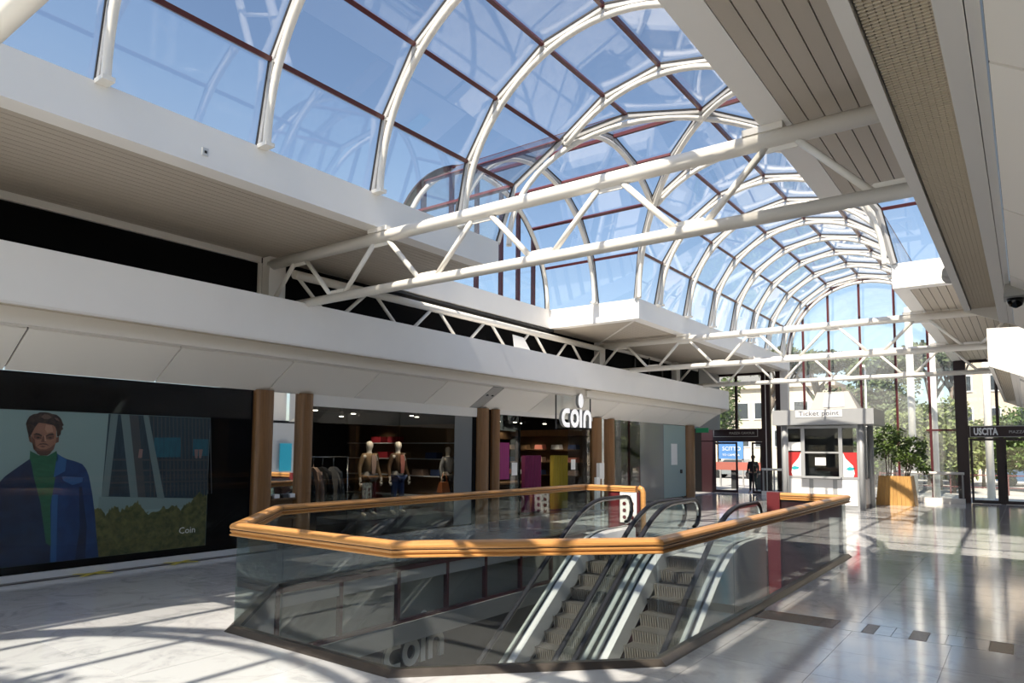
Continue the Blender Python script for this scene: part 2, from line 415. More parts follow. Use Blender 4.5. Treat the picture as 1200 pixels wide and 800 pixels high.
# inlaid band of brown and pale stone
x = -2.62; k = 0
for i in range(24):
    wdt = random.choice([0.12, 0.2, 0.28, 0.16]); x1 = min(x + wdt, 0.76)
    if x1 - x < 0.03: break
    MB().box(x + .003, x1 - .003, 8.31, 8.75, -0.02, 0.0002).build('inlay_stone', 'brown_marble' if random.random() < 0.62 else 'marble', floor)
    x = x1
MB().box(-11.5, -8.42, 8.303, 8.757, -0.02, 0).build('inlay_stone', 'marble', floor)

# ------------------------------------------------------------------ ceiling: glazed barrel vault, crossing, gutters, slatted soffits
vault = empty('ceiling', (XC, YC, ZC), kind='structure')
A8 = [R_(22.5 * i) for i in range(9)]
def arc(a, r=RV): return (-r * math.cos(a), r * math.sin(a))     # (offset across, height)
def pane(pts, parent, m='roof_glass', th=0.014):
    p = [Vector(q) for q in pts]
    q = []
    for a in p:
        if not q or (a - q[-1]).length > 1e-4: q.append(a)
    if (q[0] - q[-1]).length < 1e-4: q.pop()
    if len(q) < 3: return
    n = (q[1] - q[0]).cross(q[2] - q[0]).normalized()
    return MB().prism([a - n * th / 2 for a in q], n * th).build('glass_pane', m, parent)
def rib(axis, pos, a0, a1, org_parent, full=True):
    """one arch: faceted glazing bar with a round tube inside it"""
    def P(a, r):
        u, h = arc(a, r)
        return V(XC + u, pos, ZC + h) if axis == 'Y' else V(pos, YC + u, ZC + h)
    side = (0, 1, 0) if axis == 'Y' else (1, 0, 0)
    mb = MB(); ang = [a for a in A8 if a0 - 1e-6 <= a <= a1 + 1e-6]
    if not ang or ang[0] > a0 + 1e-6: ang = [a0] + ang
    if ang[-1] < a1 - 1e-6: ang.append(a1)
    for i in range(len(ang) - 1):
        p, q = P(ang[i], RV - 0.02), P(ang[i + 1], RV - 0.02)
        upv = (p + q) / 2 - (V(XC, pos, ZC) if axis == 'Y' else V(pos, YC, ZC))
        mb.bar(p, q, 0.075, 0.07, upv, 0, -0.03); mb.bar(p, q, 0.10, 0.03, upv, 1, 0.02)
    r = mb.build('arch_rib', ['mullion_grey', 'gasket'], org_parent)
    n = max(6, int((a1 - a0) / math.pi * 36))
    pts = [P(a0 + (a1 - a0) * i / n, RV - 0.195) for i in range(n + 1)]
    if full: pts = [V(pts[0].x, pts[0].y, ZC - 0.02)] + pts + [V(pts[-1].x, pts[-1].y, ZC - 0.02)]
    MB().tube(pts, 0.056, 10).build('rib_tube', 'steel_white', r)
    if full:
        for ft in (pts[0], pts[-1]):
            if axis == 'Y': MB().box(ft.x - .13, ft.x + .08, pos - .07, pos + .07, ZC - .03, ZC + .025).build('rib_foot', 'steel_white', r)
            else: MB().box(pos - .07, pos + .07, ft.y - .1, ft.y + .1, ZC - .03, ZC + .025).build('rib_foot', 'steel_white', r)
    for a in ang:
        if 1e-3 < a < math.pi - 1e-3:
            p, q = P(a, RV - 0.195), P(a, RV - 0.05)
            MB().bar(p, q, 0.05, 0.05, side).build('rib_bracket', 'mullion_grey', r)
    return r
ribs_near = [9.66, 7.56, 5.47, 3.38, 1.28, -0.8, -2.9]
ribs_far = [18.34, 20.43, 22.52, 24.61, 26.7, 28.79, 30.88]
r0 = rib('Y', 7.56, 0, math.pi, vault)
for y in ribs_near + ribs_far:
    if y != 7.56: copy_tree(r0, vault, (0, y - 7.56, 0))
rib('Y', 11.83, R_(45.6), R_(134.4), vault, False); rib('Y', 16.17, R_(45.6), R_(134.4), vault, False)
for xx in (XC - 4.34, XC + 4.34): rib('X', xx, 0, math.pi, vault)
for xx in (XC - 2.17, XC + 2.17): rib('X', xx, R_(45.6), R_(134.4), vault, False)
# groin arches
for sg in (1, -1):
    mb = MB(); tb = []
    for i in range(8):
        p = [V(XC + arc(A8[j], RV - .02)[0], YC + sg * arc(A8[j], RV - .02)[0], ZC + arc(A8[j], RV - .02)[1]) for j in (i, i + 1)]
        upv = (p[0] + p[1]) / 2 - V(XC, YC, ZC)
        mb.bar(p[0], p[1], 0.11, 0.07, upv, 0, -0.03); mb.bar(p[0], p[1], 0.13, 0.03, upv, 1, 0.02)
    g = mb.build('groin_rib', ['mullion_grey', 'gasket'], vault)
    pts = []
    for i in range(37):
        u, h = arc(math.pi * i / 36, RV - 0.195); pts.append(V(XC + u, YC + sg * u, ZC + h))
    MB().tube([V(pts[0].x, pts[0].y, ZC - 0.05)] + pts + [V(pts[-1].x, pts[-1].y, ZC - 0.05)], 0.058, 10).build('rib_tube', 'steel_white', g)
# purlins
def purlin(p, q, parent):
    p, q = Vector(p), Vector(q)
    mid = (p + q) / 2; ax = V(XC, mid.y, ZC) if abs((q - p).y) > abs((q - p).x) else V(mid.x, YC, ZC)
    MB().bar(p, q, 0.07, 0.075, mid - ax, 0, -0.02).build('purlin', 'maroon', parent)
for i in range(1, 8):
    u, h = arc(A8[i]); c = abs(u)
    for a, b in ((YN, YC - c), (YC + c, YF)): purlin((XC + u, a, ZC + h), (XC + u, b, ZC + h), vault)
    for a, b in ((GX0, XC - c), (XC + c, GX1)):
        if abs(b - a) > .05: purlin((a, YC + u, ZC + h), (b, YC + u, ZC + h), vault)
# panes
for i in range(8):
    (u0, h0), (u1, h1) = arc(A8[i], RV + .01), arc(A8[i + 1], RV + .01)
    c0, c1 = abs(u0), abs(u1)
    yl = [YN] + ribs_near[::-1]
    seg = [(yl[k], yl[k], yl[k + 1], yl[k + 1]) for k in range(len(yl) - 1)]
    if max(c0, c1) < 2.25: seg += [(9.66, 9.66, 11.83, 11.83), (11.83, 11.83, YC - c0, YC - c1)]
    else: seg += [(9.66, 9.66, YC - c0, YC - c1)]
    for a0, a1, b0, b1 in seg:
        pane([(XC + u0, a0, ZC + h0), (XC + u0, b0, ZC + h0), (XC + u1, b1, ZC + h1), (XC + u1, a1, ZC + h1)], vault)
        m = lambda y: 2 * YC - y
        b0m, b1m = (m(b0), m(b1)); a0m, a1m = m(a0), m(a1)
        if a0 == YN: a0m = a1m = YF
        pane([(XC + u0, a0m, ZC + h0), (XC + u0, b0m, ZC + h0), (XC + u1, b1m, ZC + h1), (XC + u1, a1m, ZC + h1)], vault)
    # cross vault, both arms
    xl = [GX0, XC - 4.34]; seg = [(GX0, GX0, XC - 4.34, XC - 4.34)]
    if max(c0, c1) < 2.25: seg += [(XC - 4.34, XC - 4.34, XC - 2.17, XC - 2.17), (XC - 2.17, XC - 2.17, XC - c0, XC - c1)]
    else: seg += [(XC - 4.34, XC - 4.34, XC - c0, XC - c1)]
    for a0, a1, b0, b1 in seg:
        pane([(a0, YC + u0, ZC + h0), (b0, YC + u0, ZC + h0), (b1, YC + u1, ZC + h1), (a1, YC + u1, ZC + h1)], vault)
        mx = lambda xx: 2 * XC - xx
        pane([(mx(a0), YC + u0, ZC + h0), (mx(b0), YC + u0, ZC + h0), (mx(b1), YC + u1, ZC + h1), (mx(a1), YC + u1, ZC + h1)], vault)
# gutters (edge beams) with their returns into the crossing
def gutter(x0, x1, y0, y1):
    mb = MB(); mb.box(x0, x1, y0, y1, 5.5, 6.05); return mb.build('gutter', 'fascia_white', vault)
for xa, xb in ((XL - 0.3, XL), (XR, XR + 0.3)):
    gutter(xa, xb, YN, Y1); gutter(xa, xb, Y2, YF)
for xa, xb in ((GX0 - .15, XL - 0.3), (XR + 0.3, GX1 + .1)):
    gutter(xa, xb, Y1 - 0.3, Y1); gutter(xa, xb, Y2, Y2 + 0.3)
gutter(GX0 - 0.15, GX0 + 0.1, Y1, Y2); gutter(GX1 - 0.1, GX1 + 0.15, Y1, Y2)
for y in (7.72, 20.3, 26.6):
    for xx in (XL - .02, XR + .02):
        MB().box(xx - .22, xx + .22, y - .09, y + .09, 5.425, 5.498).build('bearing_plate', 'white_paint', vault)
# soffits
sof = empty('ceiling', (XC, YC, 5.5), kind='structure')
def slats(x0, x1, y0, y1, n, mitre=None):
    wd = (x1 - x0) / n
    for i in range(n):
        a, b = x0 + i * wd + 0.006, x0 + (i + 1) * wd - 0.006
        if mitre is None: poly = [(a, y0), (b, y0), (b, y1), (a, y1)]
        else: poly = [(a, mitre(a)), (b, mitre(b)), (b, y1), (a, y1)]
        MB().prism([(p, q, 5.505) for p, q in poly], (0, 0, 0.02)).build('slat', 'slat_beige', sof)
slats(WX - .1, XL - 0.3, YN, Y1 - .3, 21)
slats(WX - .1, XL - 0.3, Y2 + .3, YF, 21, lambda x: Y2 + 0.3 + (XL - 0.3 - x))
for i in range(20):       # mitred corner, slats the other way
    t0, t1 = i * 0.1525 + .006, (i + 1) * 0.1525 - .006
    MB().prism([(WX - .1, Y2 + .3 + t0, 5.505), (XL - .3 - t0, Y2 + .3 + t0, 5.505), (XL - .3 - t1, Y2 + .3 + t1, 5.505), (WX - .1, Y2 + .3 + t1, 5.505)], (0, 0, .02)).build('slat', 'slat_beige', sof)
MB().bar((XL - .3, Y2 + .3, 5.5), (WX - .1, Y2 + 3.2 + .3, 5.5), .06, .02).build('mitre_strip', 'white_paint', sof)
slats(XR + 0.3, WR + .15, YN, Y1 - .3, 17); slats(XR + 0.3, WR + .15, Y2 + .3, YF, 17)
back = MB()
for x0, x1 in ((WX - .3, XL - .3), (XR + .3, WR + .4)):
    for y0, y1 in ((YN, Y1 - .3), (Y2 + .3, YF)): back.box(x0, x1, y0, y1, 5.53, 5.62)
back.build('soffit_backing', 'dark_gap', sof)
# ------------------------------------------------------------------ gables of the crossing and the end walls
def gable(plane, axis, zb, verts, name, ends=None):
    root = empty(name, (0, 0, 0), kind='structure')
    def P(u, z): return V(plane, YC + u, z) if axis == 'X' else V(XC + u, plane, z)
    dv = V(0.02, 0, 0) if axis == 'X' else V(0, 0.02, 0)
    us = [-RV] + verts + [RV]
    for i in range(len(us) - 1):
        a, b = us[i] + .01, us[i + 1] - .01
        top = [P(a + (b - a) * k / 4, ZC + math.sqrt(max(0, RV ** 2 - (a + (b - a) * k / 4) ** 2))) for k in range(5)]
        MB().prism([P(a, zb)] + top + [P(b, zb)], dv).build('glass_pane', 'hazy_glass' if plane > 30 else 'clear_glass', root)
    for u in verts:
        zt = ZC + math.sqrt(RV ** 2 - u * u)
        MB().bar(P(u, zb), P(u, zt), 0.085, 0.11, (1, 0, 0) if axis == 'X' else (0, 1, 0)).build('mullion', 'maroon', root)
    pts = [P(-RV * math.cos(math.pi * k / 32), ZC + RV * math.sin(math.pi * k / 32)) for k in range(33)]
    mb = MB()
    for k in range(32): mb.bar(pts[k], pts[k + 1], 0.14, 0.08, (1, 0, 0) if axis == 'X' else (0, 1, 0))
    mb.build('arch_frame', 'maroon_dark', root)
    pts = [P(-(RV - .12) * math.cos(math.pi * k / 32), ZC + (RV - .12) * math.sin(math.pi * k / 32)) for k in range(33)]
    off = V(0.1 if plane < XC else -.1, 0, 0) if axis == 'X' else V(0, -0.12 if plane > YC else 0.12, 0)
    MB().tube([p + off for p in pts], 0.06, 10).build('arch_tube', 'steel_white', root)
    return root
gable(GX0, 'X', 6.05, [-2.2, -1.2, -0.2, 0.85, 1.65, 2.4], 'window_1')
gable(GX1, 'X', 6.05, [-2.2, -1.2, 0, 1.2, 2.2], 'window_2')
endg = gable(YF, 'Y', 0.02, [-2.47, -1.42, -0.19, 1.11, 2.26], 'window_3')
neag = gable(YN, 'Y', 0.02, [-2.3, -1.2, 0.0, 1.2, 2.3], 'window_4')
for xx in (-2.62,): pass
MB().box(-3.2, -2.2, YF - .05, YF + .07, 2.77, 2.84).build('transom', 'maroon', endg)
MB().box(-8.36, -2.2, YF - .05, YF + .07, 0.0, 0.06).build('sill', 'maroon_dark', endg)
# end wall: maroon posts, side windows and doors
endw = empty('wall_back', (0, YF, 0), kind='structure')
for x0, x1, d in ((-9.62, -9.43, .1), (-9.40, -9.24, .1), (-8.98, -8.78, .1), (-2.14, -1.8, .14), (-2.2, -2.14, .05)):
    MB().box(x0, x1, YF - d, YF + d, 0, 5.5).build('post', 'maroon_dark', endw)
MB().box(-8.76, -8.42, YF - .16, YF + .05, 0, 5.5).build('pilaster', 'white_paint', endw)
MB().box(-9.435, -9.405, YF - .14, YF - .1, 0, 5.4).build('cable_trunk', 'white_paint', endw)
MB().box(-9.24, -8.98, YF - .01, YF + .01, 0, 5.5).build('glass_pane', 'clear_glass', endw)
for x0, x1 in ((-12.45, -10.83), (-10.73, -9.62), (-1.8, -0.9), (-0.8, 0.9)):
    MB().box(x0, x1, YF - .01, YF + .01, 2.95, 5.5).build('glass_pane', 'hazy_glass', endw)
for x0, x1 in ((-10.83, -10.73), (-0.9, -0.8)):
    MB().box(x0, x1, YF - .06, YF + .06, 2.95, 5.5).build('post', 'maroon_dark', endw)
for x0, x1 in ((-12.45, -9.62), (-1.8, 0.9)):
    MB().box(x0, x1, YF - .09, YF + .09, 2.36 if x0 < -5 else 2.5, 2.95).build('transom', 'maroon_dark', endw)
    MB().box(x0, x1, YF - .07, YF + .07, 5.4, 5.5).build('transom', 'maroon_dark', endw)
MB().box(-17.5, -12.45, YF - .1, YF + .1, 0, 5.5).build('wall_panel', 'black_matt', endw)
def door_leaf(name, x0, x1, h, dy=0.0, handle=0):
    r = empty(name, ((x0 + x1) / 2, YF - .03 + dy, 0), kind='structure')
    y0, y1 = YF - .06 + dy, YF - .01 + dy
    f = MB(); s = .075
    f.box(x0, x0 + s, y0, y1, .01, h); f.box(x1 - s, x1, y0, y1, .01, h); f.box(x0 + s, x1 - s, y0, y1, .01, .13); f.box(x0 + s, x1 - s, y0, y1, h - .09, h)
    f.build('door_frame', 'maroon_dark', r)
    MB().box(x0 + s, x1 - s, YF - .04 + dy, YF - .03 + dy, .13, h - .09).build('glass_pane', 'clear_glass', r)
    if handle: MB().box(x0 + .02, x0 + .06, y0 - .04, y0, .8, 1.5).build('door_handle', 'dark_gap', r)
    return r
door_leaf('door_1', -11.84, -10.74, 2.34, -.05, 1); door_leaf('door_2', -10.1, -9.64, 2.34, 0)
door_leaf('door_3', -1.76, -0.86, 2.48, 0); door_leaf('door_4', -0.70, 0.35, 2.48, 0, 1)
MB().box(-.86, -.70, YF - .09, YF + .05, 0, 2.5).build('post', 'maroon_dark', endw)
MB().box(-12.45, -11.84, YF - .09, YF + .05, 0, 2.4).build('post', 'maroon_dark', endw)
for (x0, x1, z0, z1, tx, nm) in ((-1.74, 0.72, 2.52, 2.94, 1, 'exit sign over right door'), (-11.83, -9.78, 2.58, 2.94, 0, 'exit sign over left door')):
    s = empty('exit_sign', ((x0 + x1) / 2, YF - .1, z0), label=('long maroon USCITA exit sign above the right-hand glass doors' if tx else 'maroon sign board with pale frame above the left-hand glass doors'), cat='sign')
    MB().box(x0, x1, YF - .15, YF - .095, z0, z1).build('sign_board', 'maroon_dark', s)
    fr = MB()
    for a in ((x0, x1, z1 - .02, z1), (x0, x1, z0, z0 + .02), (x0, x0 + .02, z0, z1), (x1 - .02, x1, z0, z1)): fr.box(a[0], a[1], YF - .165, YF - .15, a[2], a[3])
    fr.build('sign_frame', 'text_grey', s)
    if tx:
        text('USCITA', .36, (x0 + .12, YF - .152, z0 + .09), EXB, EYB, 'sign_white', s, depth=.002, sx=.62, bold=.016)
        text('PIAZZA CAVOUR', .15, (x0 + 1.22, YF - .152, z0 + .14), EXB, EYB, 'text_grey', s, depth=.002)
    else:
        text('PIAZZA CAVOUR', .15, (x1 - .14, YF - .152, z0 + .12), EXB, EYB, 'text_grey', s, depth=.002, align='RIGHT')
# near end wall (behind the camera): posts left and right of the glazed gable
nw = empty('wall_front', (0, YN, 0), kind='structure')
for x0, x1 in ((-12, -11.2), (-8.8, -8.4), (-2.2, -1.8), (0.4, 0.95)): MB().box(x0, x1, YN - .1, YN + .1, 0, 5.5).build('post', 'maroon_dark', nw)
for x0, x1 in ((-11.2, -8.8), (-1.8, .4)):
    MB().box(x0, x1, YN - .01, YN + .01, 0, 5.5).build('glass_pane', 'clear_glass', nw)
    MB().box(x0, x1, YN - .07, YN + .07, 2.4, 2.9).build('transom', 'maroon_dark', nw)

# ------------------------------------------------------------------ canopies over the shop fronts, left and right
def canopy(name, mirror, spans, seams):
    fx = (lambda x: -10.77 - x) if mirror else (lambda x: x)
    root = empty(name, (fx(-10.4), 10, 3.5), kind='structure')
    def bx(n, m, x0, x1, y0, y1, z0, z1):
        a, b = sorted((fx(x0), fx(x1))); return MB().box(a, b, y0, y1, z0, z1).build(n, m, root)
    for y0, y1 in spans:
        a = (fx(-10.27), fx(-10.2))
        bx('fascia', 'fascia_white', -10.27, -10.2, y0, y1, 3.72, 4.47)
        bx('fascia_ledge', 'fascia_white', -11.55, -10.27, y0, y1, 4.40, 4.43)
        bx('fascia_lip', 'white_paint', -10.27, -10.2, y0, y1, 3.69, 3.718)
        bx('light_band', 'white_paint', -10.65, -10.56, y0, y1, 3.50, 3.74)
        bx('inner_band', 'white_paint', -10.70, -10.655, y0, y1, 3.49, 3.70)
        bx('gap_filler', 'dark_gap', -10.9, -10.27, y0, y1, 3.80, 3.85)
        for i in range(9):
            xa = -10.55 + i * 0.0305
            g = MB(); g.box(*sorted((fx(xa), fx(xa + .022))), y0, y1, 3.715, 3.75)
            if mirror and y0 < 0:      # fine cross ribs on the grille near the camera
                n = int((y1 - 1.0) / .028)
                for k in range(n):
                    yy = 1.0 + k * .028
                    g.box(*sorted((fx(xa - .004), fx(xa + .025))), yy, yy + .009, 3.705, 3.712)
            g.build('grille_strip', 'grille_metal', root, fix=False)
        # closing plates at the ends
        for yy in (y0, y1):
            MB().prism([(fx(-10.2), yy, 3.69), (fx(-10.2), yy, 4.47), (fx(-11.55), yy, 4.43), (fx(-11.55), yy, 2.97), (fx(-11.5), yy, 2.97), (fx(-10.72), yy, 3.46)], (0, -.03 if yy == y0 else .03, 0)).build('end_plate', 'white_paint', root)
    for y0, y1, m in seams:
        poly = [(fx(-10.71), 3.47), (fx(-11.5), 2.97), (fx(-11.515), 3.0), (fx(-10.72), 3.505)]
        MB().prism([(a, y0 + .012, b) for a, b in poly], (0, y1 - y0 - .024, 0)).build('canopy_panel', m, root)
    bk = MB()
    for y0, y1 in spans: bk.prism([(fx(-10.72), y0 + .04, 3.52), (fx(-11.5), y0 + .04, 3.02), (fx(-11.5), y0 + .04, 3.6)], (0, y1 - y0 - .08, 0))
    bk.build('panel_backing', 'dark_gap', root)
    return root
sm = [-3.0, -0.6, 1.5, 3.6, 5.71, 7.82, 9.93, 12.04, 13.75, 14.2, 16.35, 18.42, 20.55, 22.68, 24.75, 26.87, 29.45]
seams = [(sm[i], sm[i + 1], 'plastic_grey' if abs(sm[i] - 13.75) < .01 else 'panel_cream') for i in range(len(sm) - 1)]
canL = canopy('trim_1', False, [(-3.0, 29.5)], seams)
sm2 = [-3.0, -0.9, 1.2, 3.3, 5.4, 7.5, 10.4]; sm3 = [17.3, 18.0, 18.5, 20.6, 22.7, 24.8, 26.9, 29.5]
canR = canopy('trim_2', True, [(-3.0, 10.4), (17.3, 29.5)], [(sm2[i], sm2[i + 1], 'panel_cream') for i in range(6)] + [(sm3[i], sm3[i + 1], 'plastic_grey' if i == 1 else 'panel_cream') for i in range(7)])
# speaker holes on the grey access strips
for y in (13.87, 14.08):
    MB().lathe([(.035, 0), (.035, .03)], (-11.0, y, 3.27), 10).build('speaker_hole', 'dark_gap', canL)
for y in (18.1, 18.25, 18.4):
    MB().lathe([(.035, -.02), (.035, .0)], (.3, y, 3.22), 10).build('speaker_hole', 'dark_gap', canR)

# ------------------------------------------------------------------ roof trusses
def truss(y):
    t = empty('roof_truss', (XC, y, 5.35), cat='truss')
    x0, x1 = -11.35, 0.65
    MB().tube([(x0, y, 5.35), (x1, y, 5.35)], 0.098, 16).build('upper_chord', 'steel_white', t)
    MB().tube([(x0 + .2, y, 4.49), (x1 - .1, y, 4.49)], 0.077, 14).build('lower_chord', 'steel_white', t)
    for c in range(-3, 3):
        xb = -5.2 + 2.11 * c
        for sgn in (-1, 1):
            xa = xb + sgn * 1.055 - sgn * .17; xq = xb + sgn * .17
            if xa < x0 + .05 or xa > x1 - .05: continue
            MB().tube([(xq, y, 4.53), (xa, y, 5.27)], 0.041, 10).build('brace', 'steel_white', t)
        if x0 < xb < x1: MB().prism([(xb - .24, y - .012, 4.55), (xb + .24, y - .012, 4.55), (xb + .16, y - .012, 4.62), (xb - .16, y - .012, 4.62)], (0, .024, 0)).build('gusset', 'steel_white', t)
        xt = xb + 1.055
        if xt < x1: MB().prism([(xt - .24, y - .012, 5.27), (xt + .24, y - .012, 5.27), (xt + .16, y - .012, 5.2), (xt - .16, y - .012, 5.2)], (0, .024, 0)).build('gusset', 'steel_white', t)
    MB().box(-11.5, -11.28, y - .09, y + .27, 4.40, 5.49).build('end_post', 'white_paint', t)
    MB().box(.62, .78, y - .15, y + .15, 4.43, 5.49).build('end_post', 'white_paint', t)
    return t
t0 = truss(7.72); t0['label'] = 'white tubular roof truss nearest the camera with its full zigzag in view'
for y, lb in ((1.42, 'white roof truss overhead, only a bit of its tube at the top left corner'), (20.3, 'white roof truss in the middle distance, crossing just past the corner of the crossing'), (26.6, 'farthest white roof truss, lowest in view above the ticket booth')):
    copy_tree(t0, None, (0, y - 7.72, 0), label=lb)
lt = empty('roof_truss', (-11.1, 14, 5.2), label='white longitudinal truss along the left wall under the crossing, seen end to end', cat='truss')
MB().tube([(-11.1, 8.05, 5.2), (-11.1, 20.1, 5.2)], .085, 14).build('upper_chord', 'steel_white', lt)
MB().tube([(-11.1, 8.05, 4.5), (-11.1, 20.1, 4.5)], .06, 12).build('lower_chord', 'steel_white', lt)
for k in range(6):
    yb = 9.0 + 2.0 * k
    for sg in (-1, 1):
        MB().tube([(-11.1, yb + sg * .15, 4.53), (-11.1, yb + sg * .85, 5.15)], .038, 10).build('brace', 'steel_white', lt)
# ------------------------------------------------------------------ side walls
wl = empty('wall_left', (WX, 10, 0), kind='structure')
MB().box(WX - .2, WX - .05, YN, 29.6, 4.44, 5.5).build('clerestory_glass', 'black_matt', wl)
MB().box(WX - .3, WX + .2, Y1 - .3, Y2 + .3, 5.43, 5.495).build('clerestory_head', 'dark_grey', wl)
fr = MB(); fr.box(WX - .05, WX + .01, YN, 7.6, 5.38, 5.5); fr.box(WX - .05, WX + .01, 7.56, 7.62, 4.44, 5.38); fr.build('clerestory_frame', 'white_paint', wl)
MB().box(WX - .05, WX, 21, 29.4, 5.4, 5.5).build('clerestory_frame', 'white_paint', wl)
for y in (23.2, 24.4, 25.6, 27.4): MB().box(WX - .04, WX + .02, y, y + .07, 4.44, 5.45).build('clerestory_post', 'dark_grey', wl)
MB().box(WX - .3, WX - .06, 29.5, YF, 2.9, 5.5).build('wall_panel', 'mid_grey', wl)
MB().box(WX - .14, WX - .04, YN, 7.56, 0.1, 2.97).build('shop_facade', 'black_matt', wl)
bb = MB().box(WX - .1, WX + .02, YN, 7.56, 0.0, 0.1); struct('baseboard_left', bb, 'light_grey')
st = MB().box(WX + .05, WX + .17, YN, 8.0, 0.0, 0.012); struct('baseboard_left', st, 'kerb_stone')
for y in (4.85, 6.2):
    mb = MB()
    for sg in (-1, 1): mb.bar((WX + .02, y - sg * .22, .014), (WX + .3, y + sg * .22, .014), .07, .003)
    mb.build('floor_tape', 'yellow_tape', label=('yellow tape cross on the floor strip by the jacket of the advert man' if y < 5 else 'yellow tape cross on the floor strip nearer the wooden columns'), cat='tape')
# right wall (mostly outside the view, seen in reflections)
wr = empty('wall_right', (WR, 14, 0), kind='structure')
MB().box(WR, WR + .12, YN, YF, 0, 3.0).build('shop_facade', 'black_matt', wr)
MB().box(WR + .02, WR + .2, YN, Y1, 4.44, 5.5).build('clerestory_glass', 'black_matt', wr)
MB().box(WR + .02, WR + .2, Y2, YF, 4.44, 5.5).build('clerestory_glass', 'black_matt', wr)
MB().box(WR + .02, WR + .2, Y1, Y2, 3.0, 5.5).build('wall_panel', 'white_paint', wr)
MB().box(WR - .03, WR, 15.6, 18.4, 0, 2.9).build('wall_panel', 'light_grey', wr)
for y in (8.0, 14.3, 20.6, 26.9):
    MB().box(WR - .1, WR, y - .25, y + .25, 0, 2.95).build('pilaster', 'column_wood', wr)
MB().box(WR - .2, WR - .17, 16.75, 17.3, 1.0, 2.1).build('cyan_poster', 'cyan_poster', label='bright cyan shop poster on the right wall, seen in the mirror strip', cat='poster')

# wooden columns of the left shop front
cols = [(7.57, 7.95, 'wide wooden column right beside the black advert wall'), (8.54, 8.85, 'narrow wooden column between the mirror strip and the window with the two mannequins'),
        (14.06, 14.52, 'wooden column just left of the slot beside the store entrance'), (14.68, 14.98, 'slim wooden column at the left edge of the store entrance with pink poster'),
        (20.05, 20.62, 'wooden column right of the hanging store sign'), (21.1, 21.5, 'slim wooden column right of the strip reflecting greenery'),
        (27.9, 28.75, 'wooden column at the far end beside the frosted glass door')]
for y0, y1, lb in cols:
    c = MB(); n = 12; yc, ry = (y0 + y1) / 2, (y1 - y0) / 2
    prof = [(WX - .1, y0), (WX + .02, y0)] + [(WX + .02 + .12 * math.sin(math.pi * k / n), yc - ry * math.cos(math.pi * k / n)) for k in range(1, n)] + [(WX + .02, y1), (WX - .1, y1)]
    c.prism([(a, b, 0.0) for a, b in prof], (0, 0, 2.985))
    c.build('wood_column', 'column_wood', org=(WX, yc, 0), label=lb, cat='column', group='wooden columns of the shop fronts')
for (y0, y1) in ((7.95, 8.54), (20.62, 21.1)):
    m = MB().box(WX - .08, WX - .03, y0, y1, 1.0 if y0 < 10 else 0, 2.97); m.build('mirror_strip', 'mirror', wl)
MB().box(WX - .1, WX - .02, 14.52, 14.68, 0, 2.97).build('door_slot', 'black_matt', wl)
# little shelf unit under the first mirror strip
sh = empty('shelf_unit', (WX, 8.25, 0), label='low wooden shelf unit between two wooden columns under the mirror strip', cat='shelf')
for z in (.12, .55, .92): MB().box(WX - .08, WX + .04, 7.96, 8.53, z, z + .035).build('shelf', 'shop_wood', sh)
MB().box(WX - .1, WX - .07, 7.96, 8.53, 0.0, 1.0).build('back_panel', 'shop_wood', sh)
for k, (y, c) in enumerate(((8.05, 'paper'), (8.25, 'dark_grey'), (8.4, 'paper'))):
    MB().box(WX - .05, WX + .02, y, y + .11, .956, 1.03).build('box', c, label=('small white carton at the left end of the shelf top', 'dark carton in the middle of the shelf top', 'small white carton at the right end of the shelf top')[k], cat='box')

# ------------------------------------------------------------------ advert wall: printed poster behind glass
ps = empty('advert_poster', (WX, 4.1, .2), label='huge lit fashion advert of a dark-haired man in a blue jacket behind black glass', cat='poster')
PX = WX - .018
def ink(nm, m, poly, k):
    """printed areas: thin layers of ink on the sheet"""
    MB().poly([(PX + .0006 * k, a, b) for a, b in poly], 0).build(nm, m, ps)
MB().box(PX - .01, PX, 1.5, 6.72, .22, 2.42).build('poster_sheet', 'ink_sky', ps)
ink('printed_tower', 'ink_tower', [(5.03, 2.415), (6.715, 2.415), (6.715, 1.02), (4.99, 1.14)], 1)
ink('printed_wall', 'ink_wall', [(4.95, 1.14), (6.715, 1.02), (6.715, .9), (4.95, .9)], 1)
for k in range(17):
    y = 5.65 + k * .066
    ink('printed_rib', 'ink_beam_dark', [(y, 2.4), (y + .02, 2.4), (y + .10, 1.1), (y + .08, 1.1)], 2)
for zz in (1.72, 1.55, 1.36): ink('printed_band', 'ink_beam_dark', [(5.1, zz), (6.71, zz - .02), (6.71, zz - .05), (5.1, zz - .03)], 2)
ink('printed_glazing', 'ink_teal', [(5.75, 2.06), (6.2, 2.07), (6.21, 1.74), (5.77, 1.74)], 3)
ink('printed_glazing', 'ink_teal', [(6.42, 2.05), (6.70, 2.05), (6.70, 1.76), (6.42, 1.76)], 3)
ink('printed_beam', 'ink_beam', [(5.06, 2.415), (5.17, 2.415), (5.09, 1.14), (4.99, 1.14)], 4)
ink('printed_beam', 'ink_beam', [(5.21, 2.415), (5.34, 2.415), (5.54, 1.10), (5.42, 1.10)], 4)
ink('printed_beam', 'ink_beam_dark', [(5.34, 2.415), (5.48, 2.415), (5.66, 1.10), (5.54, 1.10)], 4)
ink('printed_beam', 'ink_beam', [(5.56, 2.415), (5.645, 2.415), (5.97, 1.06), (5.85, 1.07)], 4)
ink('printed_figure', 'ink_pink', [(5.52, 1.87), (5.58, 1.87), (5.57, 1.73), (5.51, 1.73)], 5)
ink('printed_figure', 'ink_pink', [(6.45, 1.87), (6.52, 1.87), (6.51, 1.72), (6.47, 1.72)], 5)
ink('printed_figure', 'ink_pink', [(6.53, 1.87), (6.6, 1.87), (6.58, 1.72), (6.54, 1.72)], 5)
rs = random.Random(12)
